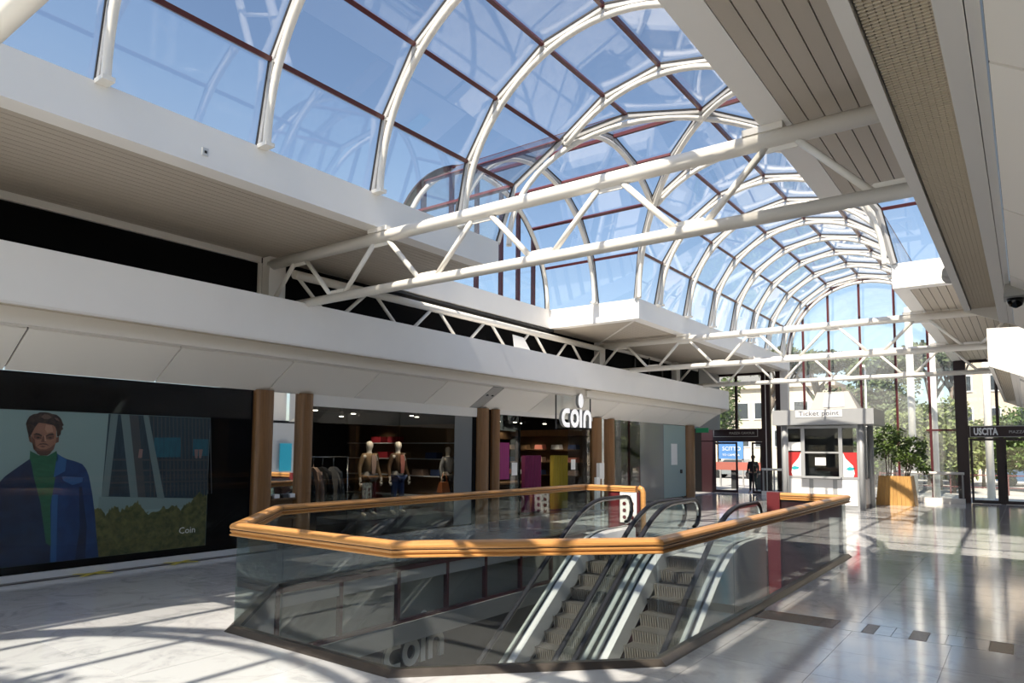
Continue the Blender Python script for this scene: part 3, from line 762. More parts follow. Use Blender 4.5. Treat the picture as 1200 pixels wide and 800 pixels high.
top = [(4.86, .9), (4.93, 1.0), (5.0, .93), (5.06, .86), (5.13, .95), (5.2, .99), (5.28, .91), (5.36, .95), (5.45, .99), (5.54, 1.05), (5.6, .95), (5.68, .85), (5.84, .82), (5.95, .93), (6.04, .9), (6.15, .95), (6.25, .86), (6.33, .95), (6.42, .99), (6.5, 1.08), (6.56, 1.14), (6.64, 1.07), (6.715, 1.1)]
tp2 = []
for (a0, b0), (a1, b1) in zip(top[:-1], top[1:]):
    for q in range(4): tp2.append((a0 + (a1 - a0) * q / 4, b0 + (b1 - b0) * q / 4 + rs.uniform(-.035, .03)))
top = tp2 + [top[-1]]
ink('printed_shrubs', 'ink_shrub', top + [(6.715, .222), (4.86, .222)], 6)
ink('printed_jacket', 'ink_blue_dark', [(3.5, 1.1), (3.60, 1.34), (3.7, 1.48), (3.83, 1.59), (4.0, 1.73), (4.07, 1.44), (4.22, 1.03), (4.36, .222), (3.5, .222)], 7)
ink('printed_jacket', 'ink_blue', [(4.34, 1.79), (4.47, 1.72), (4.6, 1.68), (4.69, 1.64), (4.75, 1.56), (4.79, 1.46), (4.85, 1.2), (4.9, .9), (4.95, .5), (4.99, .222), (4.32, .222), (4.29, 1.03), (4.26, 1.44)], 7)
ink('printed_sleeve_shadow', 'ink_blue_dark', [(4.66, 1.3), (4.70, 1.3), (4.8, .7), (4.8, .222), (4.66, .222), (4.7, .7)], 8)
ink('printed_sweater', 'ink_green', [(4.0, 1.72), (4.1, 1.64), (4.23, 1.64), (4.35, 1.72), (4.34, 1.5), (4.29, 1.03), (4.33, .45), (4.26, .51), (4.16, 1.09), (4.06, 1.45)], 8)
ink('printed_collar', 'ink_green', [(3.99, 1.84), (4.1, 1.775), (4.22, 1.765), (4.33, 1.84), (4.36, 1.70), (4.23, 1.63), (4.1, 1.625), (3.99, 1.71)], 9)
ink('printed_lapel', 'ink_blue_light', [(4.34, 1.80), (4.47, 1.71), (4.46, 1.54), (4.31, 1.45)], 9)
ink('printed_pocket', 'ink_blue_light', [(4.42, 1.465), (4.71, 1.44), (4.7, 1.37), (4.57, 1.33), (4.44, 1.40)], 9)
ink('printed_placket', 'ink_blue_light', [(4.30, 1.2), (4.38, 1.2), (4.41, .222), (4.33, .222)], 8)
ink('printed_face', 'ink_skin', [(3.99, 2.06), (4.0, 2.18), (4.07, 2.27), (4.23, 2.27), (4.31, 2.17), (4.32, 1.99), (4.29, 1.86), (4.22, 1.775), (4.11, 1.78), (4.03, 1.87)], 10)
ink('printed_ear', 'ink_skin_dark', [(3.955, 2.05), (3.985, 2.06), (4.01, 1.95), (3.975, 1.97)], 10)
ink('printed_ear', 'ink_skin_dark', [(4.31, 2.03), (4.35, 2.05), (4.35, 1.97), (4.31, 1.95)], 10)
ink('printed_cheek', 'ink_skin_dark', [(3.99, 2.05), (4.04, 2.0), (4.06, 1.88), (4.03, 1.87)], 11)
ink('printed_stubble', 'ink_skin_dark', [(4.02, 1.95), (4.07, 1.89), (4.12, 1.86), (4.19, 1.86), (4.25, 1.89), (4.31, 1.95), (4.29, 1.86), (4.22, 1.775), (4.11, 1.78), (4.03, 1.865)], 11)
ink('printed_beard', 'ink_beard', [(4.06, 1.845), (4.12, 1.835), (4.20, 1.835), (4.27, 1.85), (4.25, 1.80), (4.21, 1.77), (4.12, 1.772), (4.08, 1.80)], 12)
ink('printed_moustache', 'ink_beard', [(4.07, 1.905), (4.11, 1.945), (4.15, 1.95), (4.19, 1.945), (4.235, 1.905), (4.19, 1.925), (4.15, 1.93), (4.11, 1.925)], 12)
ink('printed_forehead_light', 'ink_skin_light', [(4.17, 2.22), (4.25, 2.21), (4.27, 2.12), (4.19, 2.1), (4.16, 2.15)], 11)
ink('printed_nose_light', 'ink_skin_light', [(4.155, 2.06), (4.17, 2.06), (4.19, 1.98), (4.165, 1.975)], 13)
ink('printed_mouth', 'ink_skin_dark', [(4.10, 1.905), (4.14, 1.915), (4.19, 1.905), (4.15, 1.885)], 12)
for pl_ in ([(4.02, 2.07), (4.06, 2.075), (4.125, 2.06), (4.125, 2.01), (4.08, 2.0), (4.03, 2.02)], [(4.18, 2.06), (4.24, 2.075), (4.29, 2.07), (4.285, 2.02), (4.24, 2.0), (4.185, 2.01)]):
    ink('printed_eye_socket', 'ink_skin_dark', pl_, 11)
ink('printed_brow', 'ink_hair', [(4.015, 2.075), (4.05, 2.095), (4.09, 2.088), (4.13, 2.062), (4.125, 2.05), (4.085, 2.066), (4.045, 2.07)], 12)
ink('printed_brow', 'ink_hair', [(4.18, 2.062), (4.22, 2.088), (4.26, 2.097), (4.295, 2.08), (4.265, 2.073), (4.22, 2.068), (4.185, 2.05)], 12)
ink('printed_eye', 'ink_hair', [(4.055, 2.03), (4.08, 2.042), (4.11, 2.03), (4.08, 2.018)], 12)
ink('printed_eye', 'ink_hair', [(4.205, 2.03), (4.235, 2.042), (4.26, 2.03), (4.235, 2.018)], 12)
ink('printed_nose', 'ink_skin_dark', [(4.14, 2.05), (4.155, 2.05), (4.185, 1.965), (4.12, 1.965)], 12)
ink('printed_hair', 'ink_hair', [(3.965, 2.03), (3.94, 2.12), (3.925, 2.19), (3.915, 2.22), (3.93, 2.28), (3.955, 2.33), (4.0, 2.365), (4.05, 2.375), (4.08, 2.395), (4.15, 2.40), (4.2, 2.395), (4.24, 2.38), (4.3, 2.37), (4.345, 2.335), (4.37, 2.30), (4.39, 2.25), (4.405, 2.22), (4.385, 2.20), (4.40, 2.16), (4.375, 2.14), (4.37, 2.08), (4.345, 2.05), (4.325, 2.05), (4.315, 2.13), (4.295, 2.185), (4.265, 2.215), (4.22, 2.225), (4.17, 2.235), (4.12, 2.24), (4.08, 2.245), (4.055, 2.215), (4.03, 2.17), (4.01, 2.12), (3.985, 2.06)], 13)
ink('printed_hair_light', 'ink_hair_light', [(4.10, 2.33), (4.14, 2.37), (4.2, 2.365), (4.24, 2.33), (4.2, 2.30), (4.14, 2.30)], 14)
ink('printed_hair_light', 'ink_hair_light', [(4.27, 2.33), (4.32, 2.32), (4.35, 2.27), (4.30, 2.29)], 14)
text('Coin', .15, (PX + .010, 6.23, .46), EXW, EYW, 'paper', ps, depth=.001)
lf = MB(); rn = random.Random(5)
for q in range(230):
    a = rn.uniform(4.98, 6.68); b = .25 + rn.random() ** 1.3 * (.62 if a < 6.3 else .75); r = rn.uniform(.012, .03); g = rn.uniform(0, 3)
    lf.poly([(PX + .0048, a + r * math.cos(g), b + r * math.sin(g)), (PX + .0048, a + .35 * r * math.cos(g + 1.6), b + .35 * r * math.sin(g + 1.6)), (PX + .0048, a - r * math.cos(g), b - r * math.sin(g)), (PX + .0048, a - .35 * r * math.cos(g + 1.6), b - .35 * r * math.sin(g + 1.6))])
lf.build('printed_leaves', 'ink_leaf', ps)
pg = MB().box(WX - .004, WX + .004, YN + .1, 7.5, .12, 2.95); pg.build('shop_glass', 'advert_glass', wl)

# ------------------------------------------------------------------ shops behind the glass
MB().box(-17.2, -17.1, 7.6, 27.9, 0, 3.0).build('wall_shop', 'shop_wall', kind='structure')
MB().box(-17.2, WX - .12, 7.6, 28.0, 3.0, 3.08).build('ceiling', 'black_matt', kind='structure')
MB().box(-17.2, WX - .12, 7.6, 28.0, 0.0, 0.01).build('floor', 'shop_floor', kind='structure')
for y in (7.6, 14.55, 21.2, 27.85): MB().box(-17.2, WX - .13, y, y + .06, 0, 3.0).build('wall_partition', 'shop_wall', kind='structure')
for z0, z1, y0, y1 in ((2.75, 2.98, 8.86, 14.05), (2.86, 2.98, 15.0, 20.05)): MB().box(WX - .05, WX + .03, y0, y1, z0, z1).build('trim_3', 'white_paint', kind='structure')
for y0, y1 in ((8.86, 11.3), (11.33, 13.2)): MB().box(WX - .02, WX - .008, y0, y1, .02, 2.75).build('window_5', 'shop_glass', kind='structure')
MB().box(WX - .02, WX - .008, 13.22, 13.9, .02, 2.75).build('window_5', 'grey_glass', kind='structure')
MB().box(WX - .03, WX + .0, 13.9, 14.06, .0, 2.75).build('trim_4', 'black_matt', kind='structure')
MB().box(WX - .02, WX - .008, 15.0, 16.0, .02, 2.86).build('window_5', 'shop_glass', kind='structure')
MB().box(WX - .02, WX - .008, 18.6, 20.05, .02, 2.86).build('window_5', 'shop_glass', kind='structure')
MB().box(WX - .05, WX, 15.98, 16.03, 0, 2.86).build('trim_4', 'black_matt', kind='structure')
MB().box(WX - .02, WX, 21.5, 23.6, .02, 2.97).build('window_5', 'shop_glass', kind='structure')
MB().box(WX - .02, WX, 23.62, 25.68, .02, 2.97).build('window_5', 'grey_glass', kind='structure')
MB().box(-13.0, -12.9, 21.5, 25.6, 0, 2.97).build('wall_shop', 'shop_wall', kind='structure')
fd = empty('door_5', (WX, 26.8, 0), kind='structure')
MB().box(WX - .02, WX, 25.7, 27.88, .05, 2.95).build('glass_pane', 'frosted_glass', fd)
MB().box(WX, WX + .05, 27.3, 27.42, 1.0, 1.15).build('lock', 'dark_gap', fd)
MB().box(WX, WX + .004, 26.4, 27.0, 1.35, 2.2).build('notice', 'paper', fd)
# ceiling spot lamps of the shops
spots = [(-13.0, 9.5), (-12.8, 9.95), (-14.2, 10.6), (-13.2, 11.4), (-14.6, 12.2), (-12.7, 12.9), (-13.0, 13.4), (-12.6, 16.0), (-12.8, 16.7), (-12.7, 17.4), (-13.0, 18.1), (-12.6, 18.9)]
spots.sort(key=lambda p: -math.atan2(-p[0], p[1]))
ORD = ['leftmost', 'second from left', 'third from left', 'fourth from left', 'fifth from left', 'sixth from left', 'rightmost']
cnt_w = 0
for k, (sx, sy) in enumerate(spots):
    nl = [p for p in spots if (p[1] < 15) == (sy < 15)].index((sx, sy)); nn = 7 if sy < 15 else 5
    od = 'rightmost' if nl == nn - 1 else ORD[nl]
    o = empty('spotlight', (sx, sy, 3.0), label='small glowing ceiling spotlight, %s in the %s' % (od, 'mannequin window' if sy < 15 else 'dark store entrance'), cat='lamp', group='ceiling spotlights in the clothing window' if sy < 15 else 'ceiling spotlights in the store entrance')
    MB().lathe([(.02, -.12), (.02, 0)], (sx, sy, 3.0), 8).build('stem', 'dark_gap', o)
    MB().lathe([(.05, -.12), (.062, -.24)], (sx, sy, 3.0), 12).build('housing', 'dark_grey', o)
    MB().lathe([(.056, -.252), (.056, -.242)], (sx, sy, 3.0), 12).build('lens', 'lamp_on', o)
    if k in (0, 5, 8, 10):
        ld = bpy.data.lights.new('shop_lamp', 'SPOT'); ld.energy = 150; ld.spot_size = R_(100); ld.spot_blend = .6; ld.color = (1, .85, .66); ld.shadow_soft_size = .06
        lo = bpy.data.objects.new('shop_lamp', ld); COL.objects.link(lo); lo.location = (sx, sy, 2.72)

for (ty, tx, tz, lx, lw, lb) in ((11.13, -12.3, 1.5, -11.75, 60, 'tilted black spotlight added to brighten the light tan mannequin'), (12.0, -12.25, 1.5, -11.75, 60, 'tilted black spotlight added to brighten the brown jacket mannequin'), (13.6, -12.3, 1.2, -11.75, 35, 'tilted black spotlight added to brighten the brown handbag'), (20.9, -15.8, 1.5, -15.0, 60, 'tilted spotlight added in the store entrance to brighten the left of the back shelving'), (20.9, -14.4, 1.5, -13.9, 60, 'tilted spotlight added in the store entrance to brighten the middle of the back shelving'), (20.9, -13.0, 1.5, -12.6, 45, 'tilted spotlight added in the store entrance to brighten the right of the back shelving'), (14.3, -15.2, 1.8, -14.9, 40, 'tilted spotlight added to brighten the red boxes behind the mannequins')):  # extra spots added only to brighten the mannequins and goods
    sy_ = ty - (.15 if ty < 14 else 1.3)
    o = empty('added_spotlight', (lx, sy_, 3.0), label=lb, cat='lamp')
    MB().tube([(lx, sy_, 2.88), (lx, sy_, 3.0)], .012, 6).build('stem', 'dark_gap', o)
    p0 = V(lx, sy_, 2.88); d = (V(tx, ty, tz) - p0).normalized()
    MB().tube([p0 - d * .06, p0 + d * .07], .045, 12).build('housing', 'dark_grey', o)
    MB().tube([p0 + d * .071, p0 + d * .076], .038, 12).build('lens', 'lamp_on', o)
    ld = bpy.data.lights.new('added_lamp', 'SPOT'); ld.energy = lw * 1.2; ld.spot_size = R_(48); ld.spot_blend = .7; ld.color = (1, .86, .68); ld.shadow_soft_size = .04
    lo = bpy.data.objects.new('added_lamp', ld); COL.objects.link(lo); lo.location = p0 + d * .09; lo.rotation_euler = d.to_track_quat('-Z', 'Y').to_euler()
# figures: one skinned body, clothes as skinned shells over the same joints
def skinned(name, m, joints, bones, parent, sub=2):
    me = bpy.data.meshes.new(name)
    names = list(joints); o = wloc(parent) if parent else Vector((0, 0, 0))
    me.from_pydata([Vector(joints[n][:3]) - o for n in names], [(names.index(a), names.index(b)) for a, b in bones], [])
    me.materials.append(MATS[m])
    ob = link(name, me, o, parent)
    sk = ob.modifiers.new('skin', 'SKIN'); sk.use_smooth_shade = True
    for i, n in enumerate(names):
        r = joints[n][3]; r = r if isinstance(r, tuple) else (r, r)
        me.skin_vertices[0].data[i].radius = r
    me.skin_vertices[0].data[0].use_root = True
    sb = ob.modifiers.new('sub', 'SUBSURF'); sb.levels = sub; sb.render_levels = sub
    return ob
def figure(name, base, h, rot, body_m, top_m, leg_m, label, cat, arms=(0.10, 0.02), legs=0.09, inner=None, hair=False, shoes=True):
    k = h / 1.8
    cr, sr = math.cos(rot), math.sin(rot)
    def J(x, y, z, r): return (base[0] + (x * cr - y * sr) * k, base[1] + (x * sr + y * cr) * k, base[2] + z * k, tuple(q * k for q in r) if isinstance(r, tuple) else r * k)
    j = {'pelvis': J(0, 0, .96, (.15, .10)), 'waist': J(0, 0, 1.10, (.13, .095)), 'chest': J(0, 0, 1.30, (.165, .11)), 'neckb': J(0, .0, 1.47, (.075, .065)), 'neck': J(0, .01, 1.53, .052),
         'head': J(0, -.01, 1.635, (.088, .10)), 'crown': J(0, .0, 1.71, (.084, .096)), 'top': J(0, .0, 1.765, (.052, .06))}
    b = [('pelvis', 'waist'), ('waist', 'chest'), ('chest', 'neckb'), ('neckb', 'neck'), ('neck', 'head'), ('head', 'crown'), ('crown', 'top')]
    for s, n in ((-1, 'l'), (1, 'r')):
        a0, a1 = arms
        j[n + 'sh'] = J(s * .185, 0, 1.42, .06); j[n + 'el'] = J(s * (.22 + a0 * .6), .02, 1.14, .043); j[n + 'wr'] = J(s * (.225 + a0), -.05 - a1, .90, .028); j[n + 'ha'] = J(s * (.22 + a0), -.07 - a1, .81, (.022, .038))
        j[n + 'hp'] = J(s * .095, 0, .88, .095); j[n + 'kn'] = J(s * (.1 + legs * .3), -.015, .49, .062); j[n + 'an'] = J(s * (.1 + legs * .6), .02, .09, .04); j[n + 'to'] = J(s * (.11 + legs * .7), -.13, .035, (.04, .03))
        b += [('chest', n + 'sh'), (n + 'sh', n + 'el'), (n + 'el', n + 'wr'), (n + 'wr', n + 'ha'), ('pelvis', n + 'hp'), (n + 'hp', n + 'kn'), (n + 'kn', n + 'an'), (n + 'an', n + 'to')]
    root = empty(name, base, label=label, cat=cat)
    body = skinned('body', body_m, j, b, root)
    # fingers: thin chains rooted in each palm
    for n, s in (('l', -1), ('r', 1)):
        hx = Vector(j[n + 'ha'][:3])
        for q in range(4):
            o1 = Vector((0, (-.03 + .02 * q) * k, -.02 * k)); p0 = hx + o1
            ln = (.065, .08, .075, .06)[q] * k
            MB().tube([p0, p0 + Vector((-s * .006, 0, -ln * .5)), p0 + Vector((-s * .02 * k, 0, -ln))], [.0095 * k, .009 * k, .007 * k], 6).build('finger', body_m, body)
        MB().tube([hx + Vector((0, -.03 * k, .02)), hx + Vector((-s * .01, -.06 * k, -.03 * k))], [.011 * k, .008 * k], 6).build('thumb', body_m, body)
    g = 1.16
    def grow(keys, f=g): return {q: (*j[q][:3], tuple(v * f for v in j[q][3]) if isinstance(j[q][3], tuple) else j[q][3] * f) for q in keys}
    kk = grow(['pelvis', 'waist', 'chest', 'neckb', 'lsh', 'lel', 'lwr', 'rsh', 'rel', 'rwr'], 1.2)
    kk['pelvis'] = (*j['pelvis'][:3], (.185 * k, .14 * k)); kk['waist'] = (*j['waist'][:3], (.17 * k, .13 * k))
    skinned('jacket', top_m, kk, [('pelvis', 'waist'), ('waist', 'chest'), ('chest', 'neckb'), ('chest', 'lsh'), ('lsh', 'lel'), ('lel', 'lwr'), ('chest', 'rsh'), ('rsh', 'rel'), ('rel', 'rwr')], root)
    kk = grow(['pelvis', 'lhp', 'lkn', 'lan', 'rhp', 'rkn', 'ran'], 1.15)
    skinned('trousers', leg_m, kk, [('pelvis', 'lhp'), ('lhp', 'lkn'), ('lkn', 'lan'), ('pelvis', 'rhp'), ('rhp', 'rkn'), ('rkn', 'ran')], root)
    if inner:
        mb = MB(); pts = [J(-.05, -.135, 1.44, 0), J(.05, -.135, 1.44, 0), J(.075, -.155, 1.25, 0), J(.05, -.150, 1.0, 0), J(-.05, -.150, 1.0, 0), J(-.075, -.155, 1.25, 0)]
        d = Vector(J(0, -.02, 0, 0)[:3]) - Vector(base)
        mb.prism([p[:3] for p in pts], d).build('shirt', inner, root)
    if hair:
        c = Vector(j['crown'][:3]); MB().lathe([(.03 * k, .075 * k), (.08 * k, .05 * k), (.098 * k, -.01 * k), (.09 * k, -.07 * k), (.05 * k, -.09 * k)], c + Vector((0, .015, 0)), 14).build('hair', 'hair', root)
        f = Vector(J(0, -.10, 1.64, 0)[:3]); MB().lathe([(.004, .02), (.012, -.015), (.004, -.025)], f, 8).build('nose', body_m, body)
    return root
platform = MB().box(-13.1, -11.75, 10.3, 14.05, 0.01, .34).build('display_plinth', 'dark_grey', label='low dark display plinth under the mannequins in the shop window', cat='plinth')
FR = R_(90)     # local -y turned to face +X
figure('mannequin', (-12.3, 11.13, .34), 1.78, FR, 'mannequin', 'jacket_tan', 'black_cloth', 'cream mannequin in a light tan jacket and black trousers, left of the pair', 'mannequin', inner='beige_cloth')
figure('mannequin', (-12.25, 12.0, .34), 1.78, FR, 'mannequin', 'jacket_brown', 'denim', 'cream mannequin in a brown jacket over a coral jumper with dark jeans', 'mannequin', inner='coral')
figure('mannequin', (-12.4, 13.98, .345), 1.66, FR, 'mannequin', 'grey_cloth', 'black_cloth', 'dim mannequin in dark grey at the right end of the shop window', 'mannequin')
bag = empty('handbag', (-12.1, 13.55, .8), label='brown leather handbag beside the dim mannequin', cat='bag')
MB().hexa([(-12.2, 13.34, .8), (-12.0, 13.34, .8), (-12.0, 13.64, .8), (-12.2, 13.64, .8), (-12.15, 13.37, 1.07), (-12.05, 13.37, 1.07), (-12.05, 13.61, 1.07), (-12.15, 13.61, 1.07)]).build('bag_body', 'orange_bag', bag)
MB().tube([(-12.1, 13.42, 1.08), (-12.1, 13.46, 1.28), (-12.1, 13.58, 1.28), (-12.1, 13.62, 1.08)], .012, 6).build('bag_handle', 'orange_bag', bag)
MB().box(-12.3, -11.9, 13.33, 13.65, .345, .8).build('display_cube', 'dark_grey', label='dark display block carrying the brown handbag', cat='plinth')
# clothes rail and garments
rk = empty('clothes_rail', (-12.3, 9.6, 0), label='thin metal clothes rail with hanging shirts left of the mannequins', cat='rail')
MB().tube([(-12.3, 8.95, 1.72), (-12.3, 10.5, 1.72)], .014, 8).build('top_bar', 'chrome', rk)
for y in (8.95, 10.5): MB().tube([(-12.3, y, .01), (-12.3, y, 1.72)], .014, 8).build('upright', 'chrome', rk)
for k, (y, m, lb) in enumerate(((9.1, 'blue_shirt', 'light blue shirt hanging leftmost on the rail'), (9.33, 'black_cloth', 'black jacket hanging between the blue and the beige one'), (9.56, 'beige_cloth', 'pale pinkish beige jacket on the rail'), (9.8, 'black_cloth', 'black coat hanging right of the beige jacket'), (10.1, 'grey_cloth', 'dark grey coat hanging rightmost on the rail'))):
    g = empty('garment', (-12.3, y, .62), label=lb, cat='clothing', group='clothes on the rail in the window')
    MB().tube([(-12.3, y, 1.72), (-12.3, y, 1.50)], .006, 6).build('hanger_hook', 'chrome', g)
    MB().prism([(-12.52, y - .05, 1.38), (-12.36, y - .05, 1.5), (-12.24, y - .05, 1.5), (-12.08, y - .05, 1.38), (-12.1, y - .05, .62), (-12.5, y - .05, .62)], (0, .1, 0)).build('garment_body', m, g)
    for sg in (-1, 1):
        MB().tube([(-12.3 + sg * .2, y, 1.40), (-12.3 + sg * .27, y + .03, 1.05), (-12.3 + sg * .26, y + .04, .75)], [.06, .05, .045], 8).build('sleeve', m, g)
# wall shelving at the back of the window
bs = empty('back_shelf', (-14.2, 14.4, 0), label='dark back shelving with red boxes behind the two mannequins', cat='shelf')
MB().box(-16.6, -12.5, 14.46, 14.54, 0.01, 2.6).build('back_panel', 'shop_wood', bs)
for z in (.6, 1.15, 1.62, 2.06): MB().box(-16.6, -12.5, 14.12, 14.46, z, z + .025).build('shelf', 'light_grey', bs)
for k, (xx, z, m, lb) in enumerate(((-15.6, 2.087, 'red_box', 'red box on the top back shelf, left of the other red one'), (-14.9, 2.087, 'red_box', 'red box on the top back shelf right above the folded tan jumper'), (-15.3, 1.647, 'red_box', 'red box alone on the second back shelf'), (-14.6, 1.647, 'jacket_tan', 'tan folded jumper on the second back shelf'), (-13.4, 1.647, 'denim', 'navy folded jeans on the second back shelf'), (-13.9, 1.177, 'beige_cloth', 'pale folded jumper on the third back shelf'), (-13.2, 1.177, 'denim', 'navy folded jeans on the third back shelf'))):
    MB().hexa([(xx, 14.16, z), (xx + .42, 14.16, z), (xx + .42, 14.42, z), (xx, 14.42, z), (xx + .01, 14.17, z + .17), (xx + .41, 14.17, z + .17), (xx + .41, 14.41, z + .17), (xx + .01, 14.41, z + .17)]).build('storage_box' if m == 'red_box' else 'folded_clothes', m, label=lb, cat='box' if m == 'red_box' else 'clothing')
# store entrance dressing
for (y0, m, mm, lb) in ((17.0, 'purple', 'purple_cloth', 'purple fabric banner stand in the store entrance'), (18.55, 'yellow', 'yellow_cloth', 'yellow fabric banner stand in the store entrance')):
    b = empty('banner_stand', (-12.0, y0 + .4, 0), label=lb, cat='banner')
    mb = MB(); n = 10
    poly = [(-12.0 + (.03 if k % 2 else -.02), y0 + .85 * k / n, 0.06) for k in range(n + 1)]
    mb.prism(poly + [(-12.15, y0 + .85, .06), (-12.15, y0, .06)], (0, 0, 1.68)); mb.build('banner_cloth', mm, b)
    MB().box(-12.2, -11.95, y0 - .03, y0 + .88, 0.01, .06).build('stand_base', 'dark_grey', b)
    if m == 'purple': text('Coin', .26, (-11.96, y0 + .16, .5), EXW, EYW, 'magenta', b, depth=.002)
MB().box(WX + .0, WX + .006, 15.02, 15.5, 1.1, 2.1).build('pink_poster', 'magenta', label='pink poster stuck on the glass left of the store entrance', cat='poster')
MB().box(WX + .0, WX + .006, 15.62, 15.88, 1.2, 1.55).build('paper_notice', 'paper', label='white paper notice on the glass beside the pink poster', cat='notice')
MB().box(WX + .0, WX + .006, 18.75, 19.0, 1.3, 1.62).build('paper_notice', 'paper', label='white paper notice on the dark glass under the store sign', cat='notice')
dp = empty('sanitiser_stand', (WX + .4, 19.7, 0), label='slim white dispenser stand right of the store entrance', cat='stand')
MB().box(WX + .36, WX + .44, 19.58, 19.82, 0, 1.05).build('stand_post', 'paper', dp)
MB().box(WX + .34, WX + .46, 19.75, 20.05, 1.0, 1.5).build('stand_head', 'paper', dp)
MB().box(WX + .25, WX + .55, 19.5, 19.9, 0, .02).build('stand_base', 'light_grey', dp)
table = empty('display_table', (-13.6, 17.6, 0), label='wooden display table deep in the store entrance', cat='table')
MB().box(-14.1, -13.1, 16.6, 19.2, .82, .88).build('table_top', 'shop_wood', table)
for a in (-14.0, -13.2):
    for b in (16.7, 19.1): MB().box(a - .03, a + .03, b - .03, b + .03, 0.01, .82).build('leg', 'shop_wood', table)
es = empty('display_shelf', (-14.4, 21.1, 0), label='wooden display shelving on the partition inside the store entrance', cat='shelf')
MB().box(-16.9, -12.1, 21.12, 21.19, 0.01, 2.4).build('back_panel', 'shop_wood', es)
for z in (.5, 1.0, 1.45, 1.9): MB().box(-16.9, -12.1, 20.75, 21.12, z, z + .03).build('shelf', 'shop_wood', es)
MB().box(-16.9, -12.1, 20.7, 21.12, 2.4, 2.62).build('shelf_pelmet', 'column_wood', es)
goods = [('jacket_tan', 'tan'), ('coral', 'coral'), ('paper', 'white'), ('denim', 'navy'), ('grey_cloth', 'grey'), ('beige_cloth', 'beige')]
for r, z in enumerate((1.035, 1.485, 1.935)):
    for c in range(6):
        mm, nm = goods[(c + 2 * r) % 6]; xx = -16.4 + c * .7
        MB().hexa([(xx, 20.8, z), (xx + .34, 20.8, z), (xx + .34, 21.08, z), (xx, 21.08, z), (xx + .02, 20.81, z + .16), (xx + .32, 20.81, z + .15), (xx + .32, 21.06, z + .17), (xx + .02, 21.06, z + .15)]).build('folded_clothes', mm, label='%s folded pile, number %s from the left on the %s shelf in the entrance' % (nm, ('one', 'two', 'three', 'four', 'five', 'six')[c], ('lower', 'middle', 'upper')[r]), cat='clothing', group='folded clothes on the entrance shelving')
MB().box(-15.5, -15.3, 15.2, 20.8, 2.3, 2.55).build('trim_5', 'shop_wood', kind='structure')
# green emergency exit box
MB().box(WX + .05, WX + .6, 28.9, 28.96, 2.7, 2.9).build('emergency_sign', 'green_sign', wl)

# ------------------------------------------------------------------ the store's letters
def logo(name, parent, P, sc, m_face, m_side, depth, n):
    """c o i n from stroked arcs; P(u,v) maps sign plane to space, n is the outward direction"""
    n = Vector(n)
    def stroke(path, wd, nm):
        mb = MB(); L = []; Rr = []; N = len(path)
        for i, p in enumerate(path):
            d = Vector(path[min(i + 1, N - 1)]) - Vector(path[max(i - 1, 0)]); d.normalize(); q = Vector((-d.y, d.x)) * wd / 2
            L.append(Vector(p) + q); Rr.append(Vector(p) - q)
        for i in range(N - 1):
            a = [P(*L[i]), P(*Rr[i]), P(*Rr[i + 1]), P(*L[i + 1])]
            mb.add(a + [x + n * depth for x in a], [(4, 5, 6, 7)], 0)
            mb.add(a + [x + n * depth for x in a], [(0, 3, 7, 4), (1, 2, 6, 5), (0, 1, 2, 3)], 1)
            if i == 0: mb.add(a + [x + n * depth for x in a], [(0, 1, 5, 4)], 1)
            if i == N - 2: mb.add(a + [x + n * depth for x in a], [(2, 3, 7, 6)], 1)
        mb.build(nm, [m_face, m_side], parent)
    s = sc; w = .125 * s
    def ar(cx, cy, rx, ry, a0, a1, k=20): return [(cx + rx * math.cos(R_(a0 + (a1 - a0) * i / k)), cy + ry * math.sin(R_(a0 + (a1 - a0) * i / k))) for i in range(k + 1)]
    stroke([(.40 * s, .43 * s), (.25 * s, .43 * s)] + ar(.25 * s, .24 * s, .19 * s, .19 * s, 90, 270)[1:-1] + [(.25 * s, .05 * s), (.40 * s, .05 * s)], w, 'letter_c')
    stroke(ar(.67 * s, .24 * s, .165 * s, .19 * s, 0, 360, 32), w, 'letter_o')
    stroke([(.99 * s, .0), (.99 * s, .50 * s)], w, 'letter_i')
    stroke([(1.19 * s, .0), (1.19 * s, .27 * s)] + ar(1.35 * s, .27 * s, .16 * s, .17 * s, 180, 0)[1:-1] + [(1.51 * s, .27 * s), (1.51 * s, .0)], w, 'letter_n')
    mb = MB(); k = 24; ov = [P(.99 * s + .135 * s * math.cos(2 * math.pi * i / k), .74 * s + .20 * s * math.sin(2 * math.pi * i / k)) for i in range(k)]
    mb.add([p + n * depth for p in ov], [list(range(k))], 0)
    mb.add(ov + [p + n * depth for p in ov], [(i, (i + 1) % k, (i + 1) % k + k, i + k) for i in range(k)], 1)
    mb.build('letter_dot', [m_face, m_side], parent)
sg = empty('shop_sign', (-10.55, 17.4, 2.55), label='white coin store letters hanging over the store entrance', cat='sign')
MB().box(-10.60, -10.585, 16.45, 18.4, 2.53, 3.46).build('sign_glass', 'advert_glass', sg)
MB().box(-10.61, -10.58, 16.45, 16.48, 2.5, 3.46).build('hanger', 'dark_grey', sg)
MB().box(-10.61, -10.58, 18.37, 18.4, 2.5, 3.46).build('hanger', 'dark_grey', sg)
logo('coin', sg, lambda u, v: V(-10.56, 16.58 + u, 2.57 + v), 1.05, 'sign_lit', 'sign_side', .09, (1, 0, 0))

